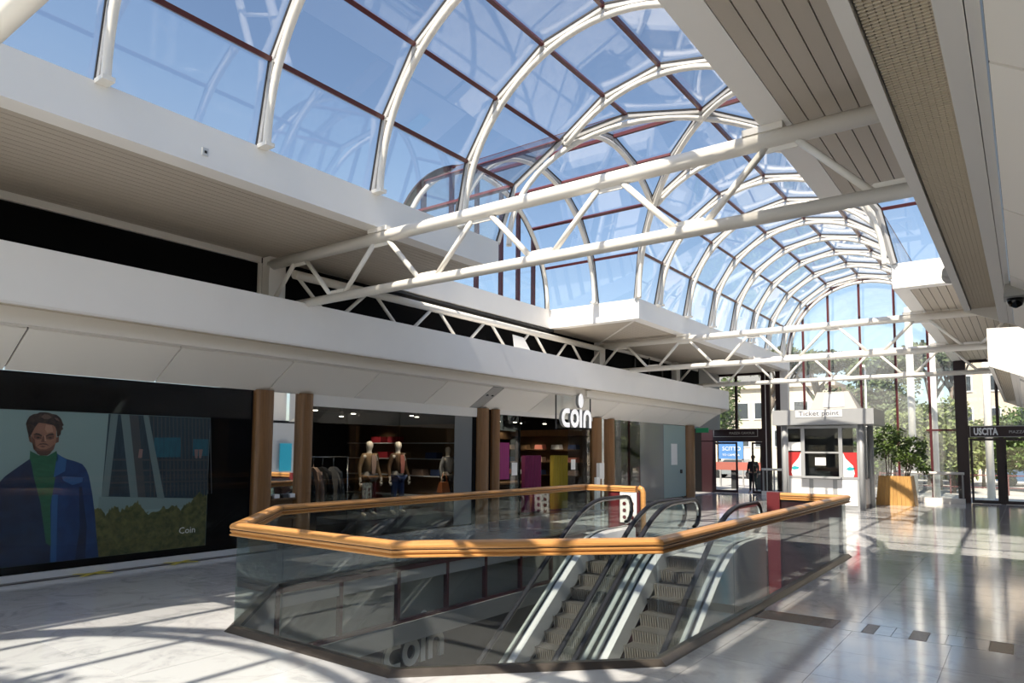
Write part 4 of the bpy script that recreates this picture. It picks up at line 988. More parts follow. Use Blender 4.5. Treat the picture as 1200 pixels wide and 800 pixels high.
# ------------------------------------------------------------------ escalator well
well = empty('wall_well', (-5.6, 9, -1), kind='structure')
LZ = -4.5
def wallseg(p, q, z0, z1, th, nm, m):
    MB().prism([(p[0], p[1], z0), (q[0], q[1], z0), (q[0] + th[0], q[1] + th[1], z0), (p[0] + th[0], p[1] + th[1], z0)], (0, 0, z1 - z0)).build(nm, m, well)
outn = [(0, -.1), (.07, -.07), (.1, 0), (0, .1), (-.1, 0), (-.07, -.07)]
for i in range(6):
    p, q = OCT[i], OCT[(i + 1) % 6]; n = outn[i]
    if i == 4: continue
    wallseg(p, q, -.9, -.02, n, 'well_panel', 'cladding'); wallseg(p, q, -1.3, -.9, (n[0] * .8, n[1] * .8), 'well_beam', 'mid_grey')
# left side: maroon-framed glazing between two levels
MB().box(-8.46, -8.38, 5.95, 14.2, -.1, -.015).build('glazing_rail', 'maroon', well)
MB().box(-8.46, -8.38, 5.95, 14.2, -.95, -.89).build('glazing_rail', 'maroon', well)
for y in (5.99, 7.1, 8.3, 9.5, 10.6, 11.75, 12.9, 14.1): MB().box(-8.46, -8.38, y - .03, y + .03, -.9, -.1).build('glazing_post', 'maroon', well)
for a, b in ((5.99, 7.1), (7.1, 8.3), (8.3, 9.5), (9.5, 10.6), (10.6, 11.75), (11.75, 12.9), (12.9, 14.1)):
    MB().box(-8.43, -8.415, a + .03, b - .03, -.89, -.1).build('glass_pane', 'clear_glass', well)
MB().box(-8.7, -8.55, 5.5, 14.2, -1.0, -.31).build('well_panel', 'mid_grey', well)
MB().box(-8.5, -8.36, 5.95, 14.2, -1.28, -.95).build('well_beam', 'mid_grey', well)
MB().box(-8.8, -8.6, 5.0, 14.2, -2.9, -1.3).build('lower_fascia', 'dark_grey', well)
MB().box(-8.9, -8.7, 5.0, 14.2, LZ, -2.9).build('lower_shop_front', 'black_glass', well)
MB().box(-8.8, -4.3, 14.3, 14.4, LZ, -.3).build('lower_end_wall', 'maroon_dark', well)
MB().box(-4.2, -2.7, 14.28, 14.4, LZ, -1.3).build('lower_end_wall', 'cladding', well)
MB().box(-1.9, -1.8, 3.2, 14.3, LZ, -.3).build('lower_side_wall', 'mid_grey', well)
MB().box(-9, -1.8, 2.4, 2.5, LZ, -.3).build('lower_side_wall', 'mid_grey', well)
MB().box(-9, -1.8, 2.4, 14.4, LZ - .1, LZ).build('lower_floor', 'lower_floor', well)
ls = empty('shop_sign', (-8.58, 8.8, -1.7), label='slanting coin letters on the dark lower level fascia inside the well', cat='sign')
logo('coin', ls, lambda u, v: V(-8.59, 8.15 + u, -1.74 + v), .92, 'sign_white', 'sign_side', .05, (1, 0, 0))

# balustrade with timber rail
bal = empty('balustrade', (-5.6, 9, 0), label='glass balustrade with a golden timber handrail around the escalator well', cat='balustrade')
PATH = [(-7.05, 14.3), (-8.4, 14.3), (-8.4, 5.95), (-6.75, 4.3), (-4.4, 4.3), (-2.74, 5.96), (-2.74, 14.1), (-3.9, 14.1)]
def offset_path(path, d):
    out = []; n = len(path)
    for i, p in enumerate(path):
        p = Vector(p)
        ns = []
        for a, b in ((i - 1, i), (i, i + 1)):
            if 0 <= a and b < n:
                t = (Vector(path[b]) - Vector(path[a])).normalized(); ns.append(Vector((t.y, -t.x)))
        if len(ns) == 2:
            m = (ns[0] + ns[1]).normalized(); out.append(p + m * d / max(.3, m.dot(ns[0])))
        else: out.append(p + ns[0] * d)
    return out
def sweep(path, prof, name, m, parent, closed_prof=True):
    """a mitred section swept along each straight run: one mesh per run"""
    offs = [offset_path(path, u) for u, z in prof]; n = len(prof)
    for i in range(len(path) - 1):
        mb = MB(); vs = [V(offs[k][i].x, offs[k][i].y, prof[k][1]) for k in range(n)] + [V(offs[k][i + 1].x, offs[k][i + 1].y, prof[k][1]) for k in range(n)]
        mb.add(vs, [(k, (k + 1) % n, (k + 1) % n + n, k + n) for k in range(n)], 0, False)
        mb.add(vs, [list(range(n))[::-1], list(range(n, 2 * n))], 0)
        mb.build(name, m, parent)
railp = [(-.072, 1.052), (-.08, 1.066), (-.078, 1.085), (-.062, 1.105), (-.03, 1.115), (.03, 1.115), (.062, 1.105), (.078, 1.085), (.08, 1.066), (.072, 1.052)]
sweep(PATH, railp, 'handrail', 'rail_wood_x', bal)
sweep(PATH, [(-.066, 1.043), (-.066, 1.053), (.066, 1.053), (.066, 1.043)], 'rail_groove', 'dark_gap', bal)
sweep(PATH, [(-.066, .98), (-.078, .986), (-.078, .998), (-.062, 1.004), (-.055, 1.012), (-.072, 1.022), (-.075, 1.036), (-.07, 1.043), (.07, 1.043), (.075, 1.036), (.072, 1.022), (.055, 1.012), (.062, 1.004), (.078, .998), (.078, .986), (.066, .98)], 'lower_rail', 'rail_wood_x', bal)
sweep(PATH[1:7], [(-.05, 0), (-.05, .045), (.03, .05), (.085, .012), (.095, 0)], 'kerb', 'kerb_stone', bal)
def gl(p, q, n):
    p, q = Vector(p), Vector(q); d = (q - p); L = d.length; d.normalize(); s = Vector((d.y, -d.x)) * .008
    for i in range(n):
        a, b = p + d * (L * i / n + .005), p + d * (L * (i + 1) / n - .005)
        MB().prism([(a.x - s.x, a.y - s.y, .045), (b.x - s.x, b.y - s.y, .045), (b.x + s.x, b.y + s.y, .045), (a.x + s.x, a.y + s.y, .045)], (0, 0, .945)).build('glass_panel', 'rail_glass', bal)
cnt = [1, 4, 2, 3, 2, 4, 1]
gl(PATH[1], PATH[2], 4); gl(PATH[2], PATH[3], 1); gl(PATH[3], (-5.96, 4.3), 1); gl((-5.96, 4.3), PATH[4], 1); gl(PATH[4], PATH[5], 1); gl(PATH[5], PATH[6], 4)
MB().tube([(-7.0, 14.3, 1.08), (-6.93, 14.3, 1.05), (-6.9, 14.3, .98), (-6.9, 14.3, .1)], .06, 12).build('rail_end', 'rail_wood_x', bal)
MB().box(-8.36, -7.77, 14.292, 14.308, 0.045, .99).build('glass_panel', 'rail_glass', bal)
MB().box(-7.75, -7.48, 14.25, 14.35, 0, .985).build('end_post', 'red_panel', bal)
MB().box(-7.48, -6.97, 14.26, 14.34, 0, .98).build('end_panel', 'maroon', bal)
MB().box(-4.12, -3.88, 13.98, 14.2, -1.3, 1.12).build('end_post', 'red_panel', bal)
MB().box(-3.87, -2.8, 14.06, 14.14, -.9, .985).build('end_panel', 'maroon_dark', bal)
MB().box(-3.0, -2.8, 14.0, 14.05, -.9, .7).build('end_panel', 'booth_grey', bal)
ss = empty('safety_sign', (-7.2, 14.24, .3), label='white escalator safety notice with red symbols at the far end of the well', cat='sign')
MB().box(-7.44, -7.03, 14.235, 14.25, .3, .98).build('sign_plate', 'paper', ss)
for i in range(2):
    for k in range(3): MB().lathe([(.05, -.002), (.05, .002)], (0, 0, 0), 12).mesh('symbol', 'red_panel')
sy = MB().prism([(.045 * math.cos(R_(30 * a)), 0, .045 * math.sin(R_(30 * a))) for a in range(12)], (0, .004, 0)).mesh('symbol', 'red_panel')
for i in range(2):
    for k in range(3): link('symbol', sy, (-7.33 + i * .19, 14.229, .42 + k * .15), ss)
text('2   S', .13, (-7.38, 14.232, .83), EXB, EYB, 'ink_dark', ss, depth=.001)

# escalators
SL = math.tan(R_(35)); YT, YB = 11.95, 11.95 + LZ / math.tan(R_(35))
def line_pts(off, ytop_end, n=8):
    """a path parallel to the incline at height off over the steps, rounded at the top"""
    pts = [(YB - 1.2, LZ + off), (YB - .25, LZ + off), (YB + .35, LZ + off + .35 * SL * .9)]
    k = .75
    pts += [(YT - k, off - k * SL)]
    for i in range(1, n): 
        t = i / n; p0, p1, p2 = (YT - k, off - k * SL), (YT, off), (YT + k, off)
        pts.append(tuple((1 - t) ** 2 * p0[c] + 2 * t * (1 - t) * p1[c] + t * t * p2[c] for c in (0, 1)))
    pts += [(YT + k, off), (ytop_end, off)]
    return pts
def escalator(xl, xr, label):
    e = empty('escalator', ((xl + xr) / 2, 12, 0), label=label, cat='escalator')
    yend = 13.62
    for xx, inner in ((xl, 1), (xr, -1)):
        path = line_pts(.93, yend)
        c = [(yend + .27 * math.sin(R_(a)), .66 + .27 * math.cos(R_(a))) for a in range(15, 181, 15)]
        p3 = [V(xx, y, z) for y, z in path + c]
        mb = MB(); mb.tube(p3, .001, 4)
        hr = MB(); N = len(p3)           # oval rubber section
        vs = []
        for i, p in enumerate(p3):
            d = (p3[min(i + 1, N - 1)] - p3[max(i - 1, 0)]).normalized(); u = V(1, 0, 0).cross(d).normalized(); u = -u if False else u
            for k in range(10):
                a = 2 * math.pi * k / 10; vs.append(p + V(1, 0, 0) * math.cos(a) * .048 + u * math.sin(a) * .032)
        hr.add(vs, [(i * 10 + k, i * 10 + (k + 1) % 10, (i + 1) * 10 + (k + 1) % 10, (i + 1) * 10 + k) for i in range(N - 1) for k in range(10)], 0, True)
        hr.build('handrail', 'handrail_rubber', e)
        tr = MB()
        for i in range(N - 1):
            tr.bar(p3[i], p3[i + 1], .03, .03, (0, 0, 1) if abs((p3[i + 1] - p3[i]).normalized().z) < .95 else (0, 1, 0), 0, -.04)
        tr.build('handrail_track', 'chrome', e)
        # glass balustrade in three lengths, then the rounded end
        lo = line_pts(.28, yend); hi = line_pts(.9, yend)
        for i0, i1 in ((0, 3), (3, 7), (7, len(lo) - 1)):
            poly = [V(xx - .006, *lo[i]) for i in range(i0, i1 + 1)] + [V(xx - .006, *hi[i]) for i in range(i1, i0 - 1, -1)]
            MB().prism(poly, (.012, 0, 0)).build('glass_panel', 'rail_glass', e)
        poly = [V(xx - .006, yend, .0)] + [V(xx - .006, yend, .9)] + [V(xx - .006, yend + .235 * math.sin(R_(a)), .66 + .235 * math.cos(R_(a))) for a in range(15, 181, 15)] + [V(xx - .006, yend + .02, 0)]
        MB().prism(poly, (.012, 0, 0)).build('glass_panel', 'rail_glass', e)
        # inner deck, skirt, outer deck
        sk = line_pts(.02, yend + .2); st = line_pts(.25, yend + .2); dk = line_pts(.29, yend + .2)
        def ribbon(nm, m, A, xa, B, xb, th):
            mb = MB()
            for i in range(len(A) - 1):
                q = [V(xa, *A[i]), V(xa, *A[i + 1]), V(xb, *B[i + 1]), V(xb, *B[i])]
                nn = (q[1] - q[0]).cross(q[2] - q[0]).normalized() * th
                mb.prism(q, nn)
            mb.build(nm, m, e)
        ribbon('skirt', 'skirt_white', line_pts(-.12, yend + .2), xx + inner * .13, st, xx + inner * .125, .004)
        ribbon('inner_deck', 'alu', st, xx + inner * .125, dk, xx + inner * .02, .004)
        ribbon('outer_deck', 'alu', dk, xx - inner * .02, dk, xx - inner * .11, .004)
        ribbon('side_cladding', 'cladding', line_pts(-.55 if inner > 0 or xx < -5 else -2.6, yend + .2), xx - inner * .11, dk, xx - inner * .112, .006)
    # steps
    y = 11.95; z = 0.0; run = .2 / SL
    k = 0
    xs0, xs1 = xl + .14, xr - .14
    base = None
    for k in range(23):
        zt = -.2 * k - .0; y1 = 11.95 - run * (k - 1) + .02; y0 = y1 - run
        if zt < LZ: break
        if base is None:
            mb = MB(); nb = 22; bw = (xs1 - xs0) / nb
            mb.box(xs0, xs1, y0 + .03, y1 + .06, zt - .05, zt - .012, 1)
            for q in range(nb): mb.box(xs0 + q * bw + bw * .2, xs1 if q == nb - 1 else xs0 + (q + 1) * bw - bw * .1, y0, y1 + .06, zt - .012, zt, 1)
            for q in range(nb):       # curved ribbed riser
                x0, x1 = xs0 + q * bw + bw * .3, xs0 + (q + 1) * bw - bw * .05
                mb.hexa([(x0, y0 + .04, zt - .2), (x1, y0 + .04, zt - .2), (x1, y0 + .08, zt - .2), (x0, y0 + .08, zt - .2), (x0, y0, zt - .012), (x1, y0, zt - .012), (x1, y0 + .05, zt - .012), (x0, y0 + .05, zt - .012)], 0)
            mb.box(xs0, xs1, y0 + .06, y0 + .1, zt - .22, zt - .02, 1)
            base = mb.mesh('step', ['step_metal', 'step_dark'], (0, y0, zt)); by = y0
        link('step', base, (0, y0, zt), e)
    MB().box(xs0, xs1, 12.2, 13.8, -.03, .004).build('landing_plate', 'alu', e)
    MB().box(xs0, xs1, YB - 1.6, YB, LZ + .0, LZ + .01).build('landing_plate', 'alu', e)
    # truss box beneath
    und = MB(); A = line_pts(-.25, 13.9); B = line_pts(-.75, 13.9)
    for i in range(2, len(A) - 1): und.prism([V(xs0, *A[i]), V(xs0, *A[i + 1]), V(xs0, *B[i + 1]), V(xs0, *B[i])], (xs1 - xs0, 0, 0))
    und.build('truss_box', 'step_dark', e)
    return e
escalator(-6.98, -5.76, 'left escalator of the pair, steps running down towards the camera')
escalator(-5.46, -4.22, 'right escalator of the pair, nearer the long right-hand balustrade')
slab2 = MB().box(-7.1, -4.14, 13.85, 14.25, -.3, -.012); struct('floor', slab2, 'grout')

# ------------------------------------------------------------------ ticket booth
bt = empty('ticket_booth', (-5.7, 26.5, 0), label='grey ticket booth with a glazed counter standing before the end window', cat='booth')
BX0, BX1, BY0, BY1 = -6.85, -4.5, 25.66, 27.4
for xx, yy in ((BX0 - .05, BY0), (BX1 + .06, BY0), (BX0 - .05, BY1), (BX1 + .06, BY1)):
    MB().lathe([(.095, 0), (.095, 2.9)], (xx, yy, 0), 16).build('corner_column', 'booth_grey', bt)
MB().box(BX0, BX1, BY0, BY1, 0, .1).build('plinth', 'booth_grey', bt)
for i in range(3):
    a = BX0 + .12 + i * .76; MB().box(a, a + .62, BY0 - .015, BY0 + .02, .12, .98).build('front_panel', 'booth_white', bt)
for i in range(4):
    a = BY0 + .12 + i * .4; MB().box(BX1 - .02, BX1 + .015, a, a + .34, .12, .98).build('side_panel', 'booth_white', bt)
MB().box(BX0, BX1, BY0, BY1, .1, 1.0).build('counter_body', 'booth_grey', bt)
MB().box(BX0 + .5, BX1 - .55, BY0 - .28, BY0 + .1, 1.02, 1.07).build('counter_shelf', 'booth_grey', bt)
fr = [(BX0, BX0 + .07), (BX0 + .5, BX0 + .62), (BX1 - .64, BX1 - .52), (BX1 - .07, BX1)]
for a, b in fr: MB().box(a, b, BY0 - .02, BY0 + .05, 1.0, 2.8).build('window_post', 'booth_grey', bt)
MB().box(BX0 + .62, BX1 - .64, BY0 - .02, BY0 + .05, 1.86, 1.92).build('window_bar', 'booth_grey', bt)
for z in (1.0, 2.72): MB().box(BX0, BX1, BY0 - .01, BY0 + .05, z, z + .08).build('window_bar', 'booth_grey', bt)
MB().box(BX0 + .62, BX1 - .64, BY0 + .01, BY0 + .02, 1.08, 2.72).build('glass_pane', 'shop_glass', bt)
for a, b in ((BX0 + .07, BX0 + .5), (BX1 - .52, BX1 - .07)): MB().box(a, b, BY0 + .01, BY0 + .02, 1.08, 2.72).build('glass_pane', 'shop_glass', bt)
for y in (BY0 + .05, BY0 + .6, BY0 + 1.15, BY1 - .06): MB().box(BX1 - .05, BX1 + .01, y, y + .06, 1.0, 2.8).build('window_post', 'booth_grey', bt)
MB().box(BX1 - .02, BX1 - .01, BY0 + .1, BY1, 1.0, 2.8).build('glass_pane', 'clear_glass', bt)
MB().box(BX0, BX0 + .02, BY0 + .1, BY1, 1.0, 2.8).build('side_wall', 'booth_dark', bt)
MB().box(BX0, BX1 - .5, BY1 - .05, BY1, 1.0, 2.8).build('rear_wall', 'booth_dark', bt)
for s, (a, b) in enumerate(((BX0 + .08, BX0 + .49), (BX1 - .51, BX1 - .08))):     # printed boards with red curtain and turquoise mark
    pb = MB().box(a, b, BY0 - .012, BY0 + .0, 1.08, 1.9).build('printed_board', 'paper', bt)
    xo, xi = (a, b) if s == 0 else (b, a)
    d = 1 if s == 0 else -1
    MB().prism([(xo, BY0 - .016, 1.9), (xi, BY0 - .016, 1.9), (xi - d * .08, BY0 - .016, 1.7), (xo + d * .12, BY0 - .016, 1.45), (xo + d * .08, BY0 - .016, 1.2), (xo + d * .12, BY0 - .016, 1.08), (xo, BY0 - .016, 1.08)], (0, .003, 0)).build('printed_curtain', 'curtain_red', pb)
    c = (a + b) / 2
    MB().prism([(c - .13, BY0 - .016, 1.35), (c - .02, BY0 - .016, 1.42), (c + .15, BY0 - .016, 1.38), (c + .1, BY0 - .016, 1.31), (c - .05, BY0 - .016, 1.29)], (0, .003, 0)).build('printed_mark', 'teal', pb)
MB().box(BX0 + .08, BX0 + .49, BY0 - .012, BY0 + .0, 1.95, 2.25).build('printed_board', 'paper', bt)
MB().box(-5.9, -5.55, BY0 - .004, BY0 + .008, 1.45, 1.72).build('paper_notice', 'paper', bt)
MB().box(-7.25, -4.0, BY0 - .25, BY1 + .2, 2.84, 3.36).build('roof_fascia', 'booth_grey', bt)
MB().box(-6.45, -4.95, BY0 - .262, BY0 - .25, 3.1, 3.34).build('name_board', 'booth_white', bt)
text('Ticket point', .23, (-5.7, BY0 - .265, 3.15), EXB, EYB, 'ink_dark', bt, depth=.002, align='CENTER', sx=1.15)
sk = MB(); x0, x1, y0, y1 = -6.1, -4.55, 25.9, 27.0
sk.hexa([(x0, y0, 3.36), (x1, y0, 3.36), (x1, y1, 3.36), (x0, y1, 3.36), (x0 + .22, y0 + .2, 4.0), (x1 - .32, y0 + .2, 4.0), (x1 - .32, y1 - .2, 4.0), (x0 + .22, y1 - .2, 4.0)])
sk.build('roof_lantern', 'lantern_grey', bt)
MB().prism([(x0 + .45, y0 + .03, 3.46), (x1 - .42, y0 + .03, 3.46), (x1 - .46, y0 + .165, 3.92), (x0 + .48, y0 + .165, 3.92)], (0, -.02, 0)).build('lantern_pane', 'light_grey', bt)
# white rail and low glass screens along the end window
for x0, x1, lb in ((-3.95, -1.95, 'white tubular rail with low glass screen right of the planter'), (-9.5, -8.45, 'short white tubular rail left of the ticket booth')):
    g = empty('guard_rail', ((x0 + x1) / 2, 31.6, 0), label=lb, cat='rail')
    MB().tube([(x0, 31.6, 1.13), (x1, 31.6, 1.13)], .05, 12).build('top_rail', 'white_paint', g)
    for xx in (x0 + .06, (x0 + x1) / 2, x1 - .06): MB().box(xx - .03, xx + .03, 31.57, 31.63, 0, 1.1).build('rail_post', 'mid_grey', g)
    MB().box(x0 + .1, x1 - .1, 31.595, 31.605, .25, 1.0).build('glass_pane', 'clear_glass', g)
    MB().box(x0, x1, 31.5, 31.7, 0, .18).build('rail_plinth', 'white_paint', g)

# ------------------------------------------------------------------ planter with small trees
def leaves(n, c, rad, size, seed, squash=(1, 1, 1)):
    rnd = random.Random(seed); mb = MB()
    for i in range(n):
        while True:
            p = V(rnd.uniform(-1, 1), rnd.uniform(-1, 1), rnd.uniform(-1, 1))
            if .25 < p.length < 1: break
        p = p * (rad * rnd.choice([.75, .9, 1.0])); p = V(p.x * squash[0], p.y * squash[1], p.z * squash[2]) + Vector(c)
        d = V(rnd.uniform(-1, 1), rnd.uniform(-1, 1), rnd.uniform(-.8, .6)).normalized(); e = d.orthogonal().normalized()
        e = Matrix.Rotation(rnd.uniform(0, 6.28), 3, d) @ e; s = size * rnd.uniform(.7, 1.3)
        q = d.cross(e).normalized()
        mb.add([p, p + d * s * .5 + e * s * .3 + q * s * .06, p + d * s, p + d * s * .5 - e * s * .3 + q * s * .06], [(0, 1, 2), (0, 2, 3)])
    return mb
def merge(dst, src): dst.add(src.v, src.f)
pl = empty('planter', (-3.95, 29.2, 0), label='tall tapered wooden planter box right of the ticket booth', cat='planter')
for k in range(9):
    a = -4.55 + k * .14; b = a + .134
    t = lambda x: -3.95 + (x + 3.95) * .82
    MB().hexa([(a, 28.75, 0), (b, 28.75, 0), (b, 28.79, 0), (a, 28.79, 0), (t(a), 28.83, 1.06), (t(b), 28.83, 1.06), (t(b), 28.87, 1.06), (t(a), 28.87, 1.06)]).build('plank', 'planter_wood', pl)
for k in range(7):
    a = 28.78 + k * .14; b = a + .134
    MB().hexa([(-3.33, a, 0), (-3.29, a, 0), (-3.29, b, 0), (-3.33, b, 0), (-3.45, a, 1.06), (-3.41, a, 1.06), (-3.41, b, 1.06), (-3.45, b, 1.06)]).build('plank', 'planter_wood', pl)
MB().box(-4.44, -3.46, 28.87, 29.75, 0, 1.0).build('soil', 'soil', pl)
for k, (cx, cy, cz, rr, lb, n) in enumerate(((-4.15, 29.2, 2.25, .62, 'leafy ficus tree in the planter, nearest the ticket booth', 900), (-3.35, 29.35, 1.85, .5, 'leafy ficus tree in the planter, right-hand smaller crown', 700))):
    tr = empty('ficus_tree', (cx, cy, 1.0), label=lb, cat='plant')
    tx = max(-4.3, min(-3.6, cx))
    mb = MB()
    for q in range(3): mb.tube([(tx + .05 * q - .05, cy, .98), (tx + (cx - tx) * .5 + .08 * (q - 1), cy + .03 * q, 1.5), (cx + .2 * (q - 1), cy, cz + .1)], [.028, .02, .01], 6)
    mb.build('stem', 'bark', tr)
    lf = MB()
    for q in range(7):
        aa = q * 2.4; merge(lf, leaves(n // 7, (cx + rr * .55 * math.cos(aa), cy + rr * .5 * math.sin(aa), cz + (q - 3) * .16), rr * .5, .14, k * 10 + q))
    lf.build('foliage', 'leaf', tr, fix=False, kind='stuff')

# ------------------------------------------------------------------ person in the left doorway
figure('person', (-10.35, 33.1, -.02), 1.78, R_(0), 'skin', 'black_cloth', 'black_cloth', 'person in dark clothes standing in the left doorway, seen against the light', 'person', arms=(.03, .10), hair=True)

# ------------------------------------------------------------------ small fittings
sc = empty('security_camera', (-.04, 8.05, 3.4), label='black dome security camera under a grey bracket at the right edge', cat='camera')
MB().hexa([(-.12, 7.9, 3.36), (.06, 7.9, 3.36), (.06, 8.2, 3.36), (-.12, 8.2, 3.36), (-.1, 7.98, 3.52), (.0, 7.98, 3.52), (.0, 8.12, 3.52), (-.1, 8.12, 3.52)]).build('bracket', 'plastic_grey', sc)
MB().lathe([(.01, -.09), (.05, -.07), (.068, -.03), (.07, 0)], (-.03, 8.05, 3.36), 16).build('dome', 'black_glass', sc)
sp = empty('floodlight', (-.62, 9.3, 3.95), label='small grey projector lamp on the outer face of the right canopy', cat='lamp')
MB().tube([(-.57, 9.3, 3.98), (-.62, 9.3, 3.98)], .03, 8).build('arm', 'plastic_grey', sp)
MB().tube([(-.64, 9.15, 3.95), (-.64, 9.45, 3.95)], [.055, .085], 12).build('lamp_head', 'plastic_grey', sp)
ds = empty('light_sensor', (XL, 4.65, 5.68), label='tiny square sensor on the left gutter beam', cat='sensor')
MB().box(XL, XL + .02, 4.61, 4.69, 5.64, 5.74).build('sensor_plate', 'light_grey', ds)
MB().box(XL + .02, XL + .03, 4.635, 4.665, 5.67, 5.70).build('sensor_eye', 'dark_gap', ds)

# ------------------------------------------------------------------ outside
gr = MB().box(-60, 50, YF + .2, 50, -.35, -.02); struct('floor', gr, 'pavement')
struct('floor', MB().box(-60, 50, 50, 57, -.35, -.06), 'asphalt'); struct('floor', MB().box(-60, 50, 57, 120, -.35, -.02), 'pavement')
struct('floor', MB().box(-60, 50, -40, YN - 1.0, -.35, -.02), 'pavement')
for k, (xx, yy, lb) in enumerate(((-4.12, 36, 'white round pole outside the end window, left of the pair'), (-3.27, 36, 'white round pole outside the end window, right of the pair'), (-1.3, 36.5, 'white round pole seen through the right-hand doors'))):
    MB().lathe([(.15, -.02), (.15, 8.5)], (xx, yy, 0), 16).build('street_pole', 'white_paint', org=(xx, yy, 0), label=lb, cat='pole', group='white poles outside')
lp = empty('lamp_post', (-6.3, 38, -.02), label='thin white street lamp standing behind the ticket booth', cat='lamp')
MB().tube([(-6.3, 38, 0), (-6.3, 38, 6.0)], [.06, .04], 10).build('post', 'white_paint', lp)
MB().tube([(-6.3, 38, 6.0), (-6.3, 37.6, 6.15)], [.04, .06], 8).build('lamp_head', 'white_paint', lp)
def building(name, x0, x1, y0, y1, h, m, label, cols_, rows_, z0, dz, ww, wh, side=False):
    b = empty(name, ((x0 + x1) / 2, y0, 0), label=label, cat='building')
    MB().box(x0, x1, y0, y1, -.02, h).build('walls', m, b)
    MB().box(x0 - .3, x1 + .3, y0 - .3, y1, h, h + .35).build('cornice', 'stucco_pale', b)
    for r in range(rows_):
        for c in range(cols_):
            xx = x0 + (x1 - x0) * (c + .5) / cols_; zz = z0 + r * dz
            wnd = MB().box(xx - ww / 2 - .1, xx + ww / 2 + .1, y0 - .08, y0 - .02, zz - .1, zz + wh + .1).build('window', 'sign_white', b)
            MB().box(xx - ww / 2, xx + ww / 2, y0 - .1, y0 - .07, zz, zz + wh).build('pane', 'window_dark', wnd)
    return b
building('apartment_building', -4.2, 14, 60, 75, 13.5, 'stucco_cream', 'tall cream stucco building with white window frames beyond the right-hand doors', 11, 4, 1.7, 2.35, .6, 1.05)
building('apartment_building', -32, -13.2, 64, 78, 7.6, 'stucco_pale', 'long pale apartment house far away beyond the left-hand doors', 11, 2, 2.4, 2.5, 1.1, 1.4)
building('office_block', -38, -24, 95, 105, 13, 'stucco_grey', 'grey flat-topped block on the skyline at the left', 6, 3, 3, 3, 1.5, 1.4)
def pine(x, y, h, cr, label, seed, tilt=0):
    t = empty('umbrella_pine', (x, y, -.02), label=label, cat='tree', group='trees outside')
    mb = MB(); mb.tube([(x, y, -.02), (x + tilt * .3, y, h * .5), (x + tilt, y, h * .82)], [.28, .22, .14], 8)
    rnd = random.Random(seed)
    for k in range(7):
        a = k * .9 + seed; r = cr * .62
        mb.tube([(x + tilt * (.35 + .05 * k), y, h * (.52 + .035 * k)), (x + tilt + r * .5 * math.cos(a), y + r * .5 * math.sin(a), h * .78), (x + tilt + r * math.cos(a), y + r * math.sin(a), h * .92)], [.1, .07, .03], 6)
    mb.build('trunk', 'bark', t)
    lf = MB()
    for k in range(11):
        a = k * 2.4; r = cr * .72 * math.sqrt(k / 11)
        merge(lf, leaves(380, (x + tilt + r * math.cos(a), y + r * math.sin(a), h * .93 + rnd.uniform(-.25, .3)), cr * .36, .34, seed * 50 + k, (1, 1, .45)))
    lf.build('crown', 'pine_leaf', t, fix=False, kind='stuff')
pine(-13.5, 45, 8.2, 2.6, 'umbrella pine with bent bare branches beyond the left end post', 1, 1.2)
pine(-10.2, 47.5, 8.2, 2.8, 'umbrella pine with a flat crown right of the left end post', 2, -.6)
pine(-7.2, 47, 7.4, 2.4, 'umbrella pine directly behind the booth roof', 3, .3)
pine(-4.6, 48.5, 8.4, 2.7, 'umbrella pine rising behind the two white poles', 4, .4)
pine(-3.2, 46, 7.6, 1.5, 'small pine close to the right end post', 5, 0)
def bush(x, y, r, h, label, seed, m='bush_leaf'):
    t = empty('street_tree', (x, y, -.02), label=label, cat='tree', group='trees outside')
    MB().tube([(x, y, -.02), (x, y, h * .6)], [.1, .05], 6).build('trunk', 'bark', t)
    lf = MB()
    for k in range(9):
        a = k * 2.4; merge(lf, leaves(420, (x + r * .5 * math.cos(a), y + r * .5 * math.sin(a), h * (.36 + .062 * k)), r * .58, .27, seed * 50 + k))
    lf.build('crown', m, t, fix=False, kind='stuff')
bush(-5.2, 42, 1.5, 4.2, 'yellow-green street tree left of the two white poles', 11); bush(-3.7, 43, 1.4, 4.8, 'yellow-green street tree behind the right white pole', 12)
bush(-5.9, 43.5, 1.5, 4.6, 'leafy street tree just right of the booth, behind the planter', 20, 'pine_leaf')
bush(-2.9, 40, .9, 2.9, 'low palm-like shrub between white pole and right end post', 13); bush(.2, 44, 2.0, 4.3, 'broad dark street tree beyond the right-hand doors', 14, 'leaf')
bush(-2.0, 47, 1.5, 3.8, 'street tree just right of the right end post', 15); bush(-20.3, 56, 1.9, 8.2, 'dark round tree beyond the window over the left doors', 16, 'leaf')
bush(-8.6, 44.5, 1.9, 6.0, 'tall leafy street tree filling the window just right of the booth roof lantern', 18, 'pine_leaf')
bush(-6.6, 45.5, 1.9, 6.8, 'tallest street tree behind the left white pole', 19, 'pine_leaf')
bush(-7.6, 43, 1.4, 4.0, 'leafy street tree hidden mostly by the ticket booth', 17, 'leaf')
# a tree in front of the near end wall, behind the camera: it throws leaf shadows on the floor
sh_t = empty('plane_tree', (-8.6, -8.5, -.02), label='leafy plane tree outside the near end wall, behind the viewer', cat='tree')
MB().tube([(-8.6, -8.5, -.02), (-8.6, -8.4, 4.5), (-7.6, -6.2, 7.4)], [.2, .15, .05], 8).build('trunk', 'bark', sh_t)
lf = MB()
for k in range(5): merge(lf, leaves(70, (-9.3 + .75 * k, -6.2 + .1 * k, 9.6 + .25 * math.sin(k * 2)), .75, .22, 300 + k, (1, .8, .5)))
lf.build('crown', 'leaf', sh_t, fix=False, kind='stuff')
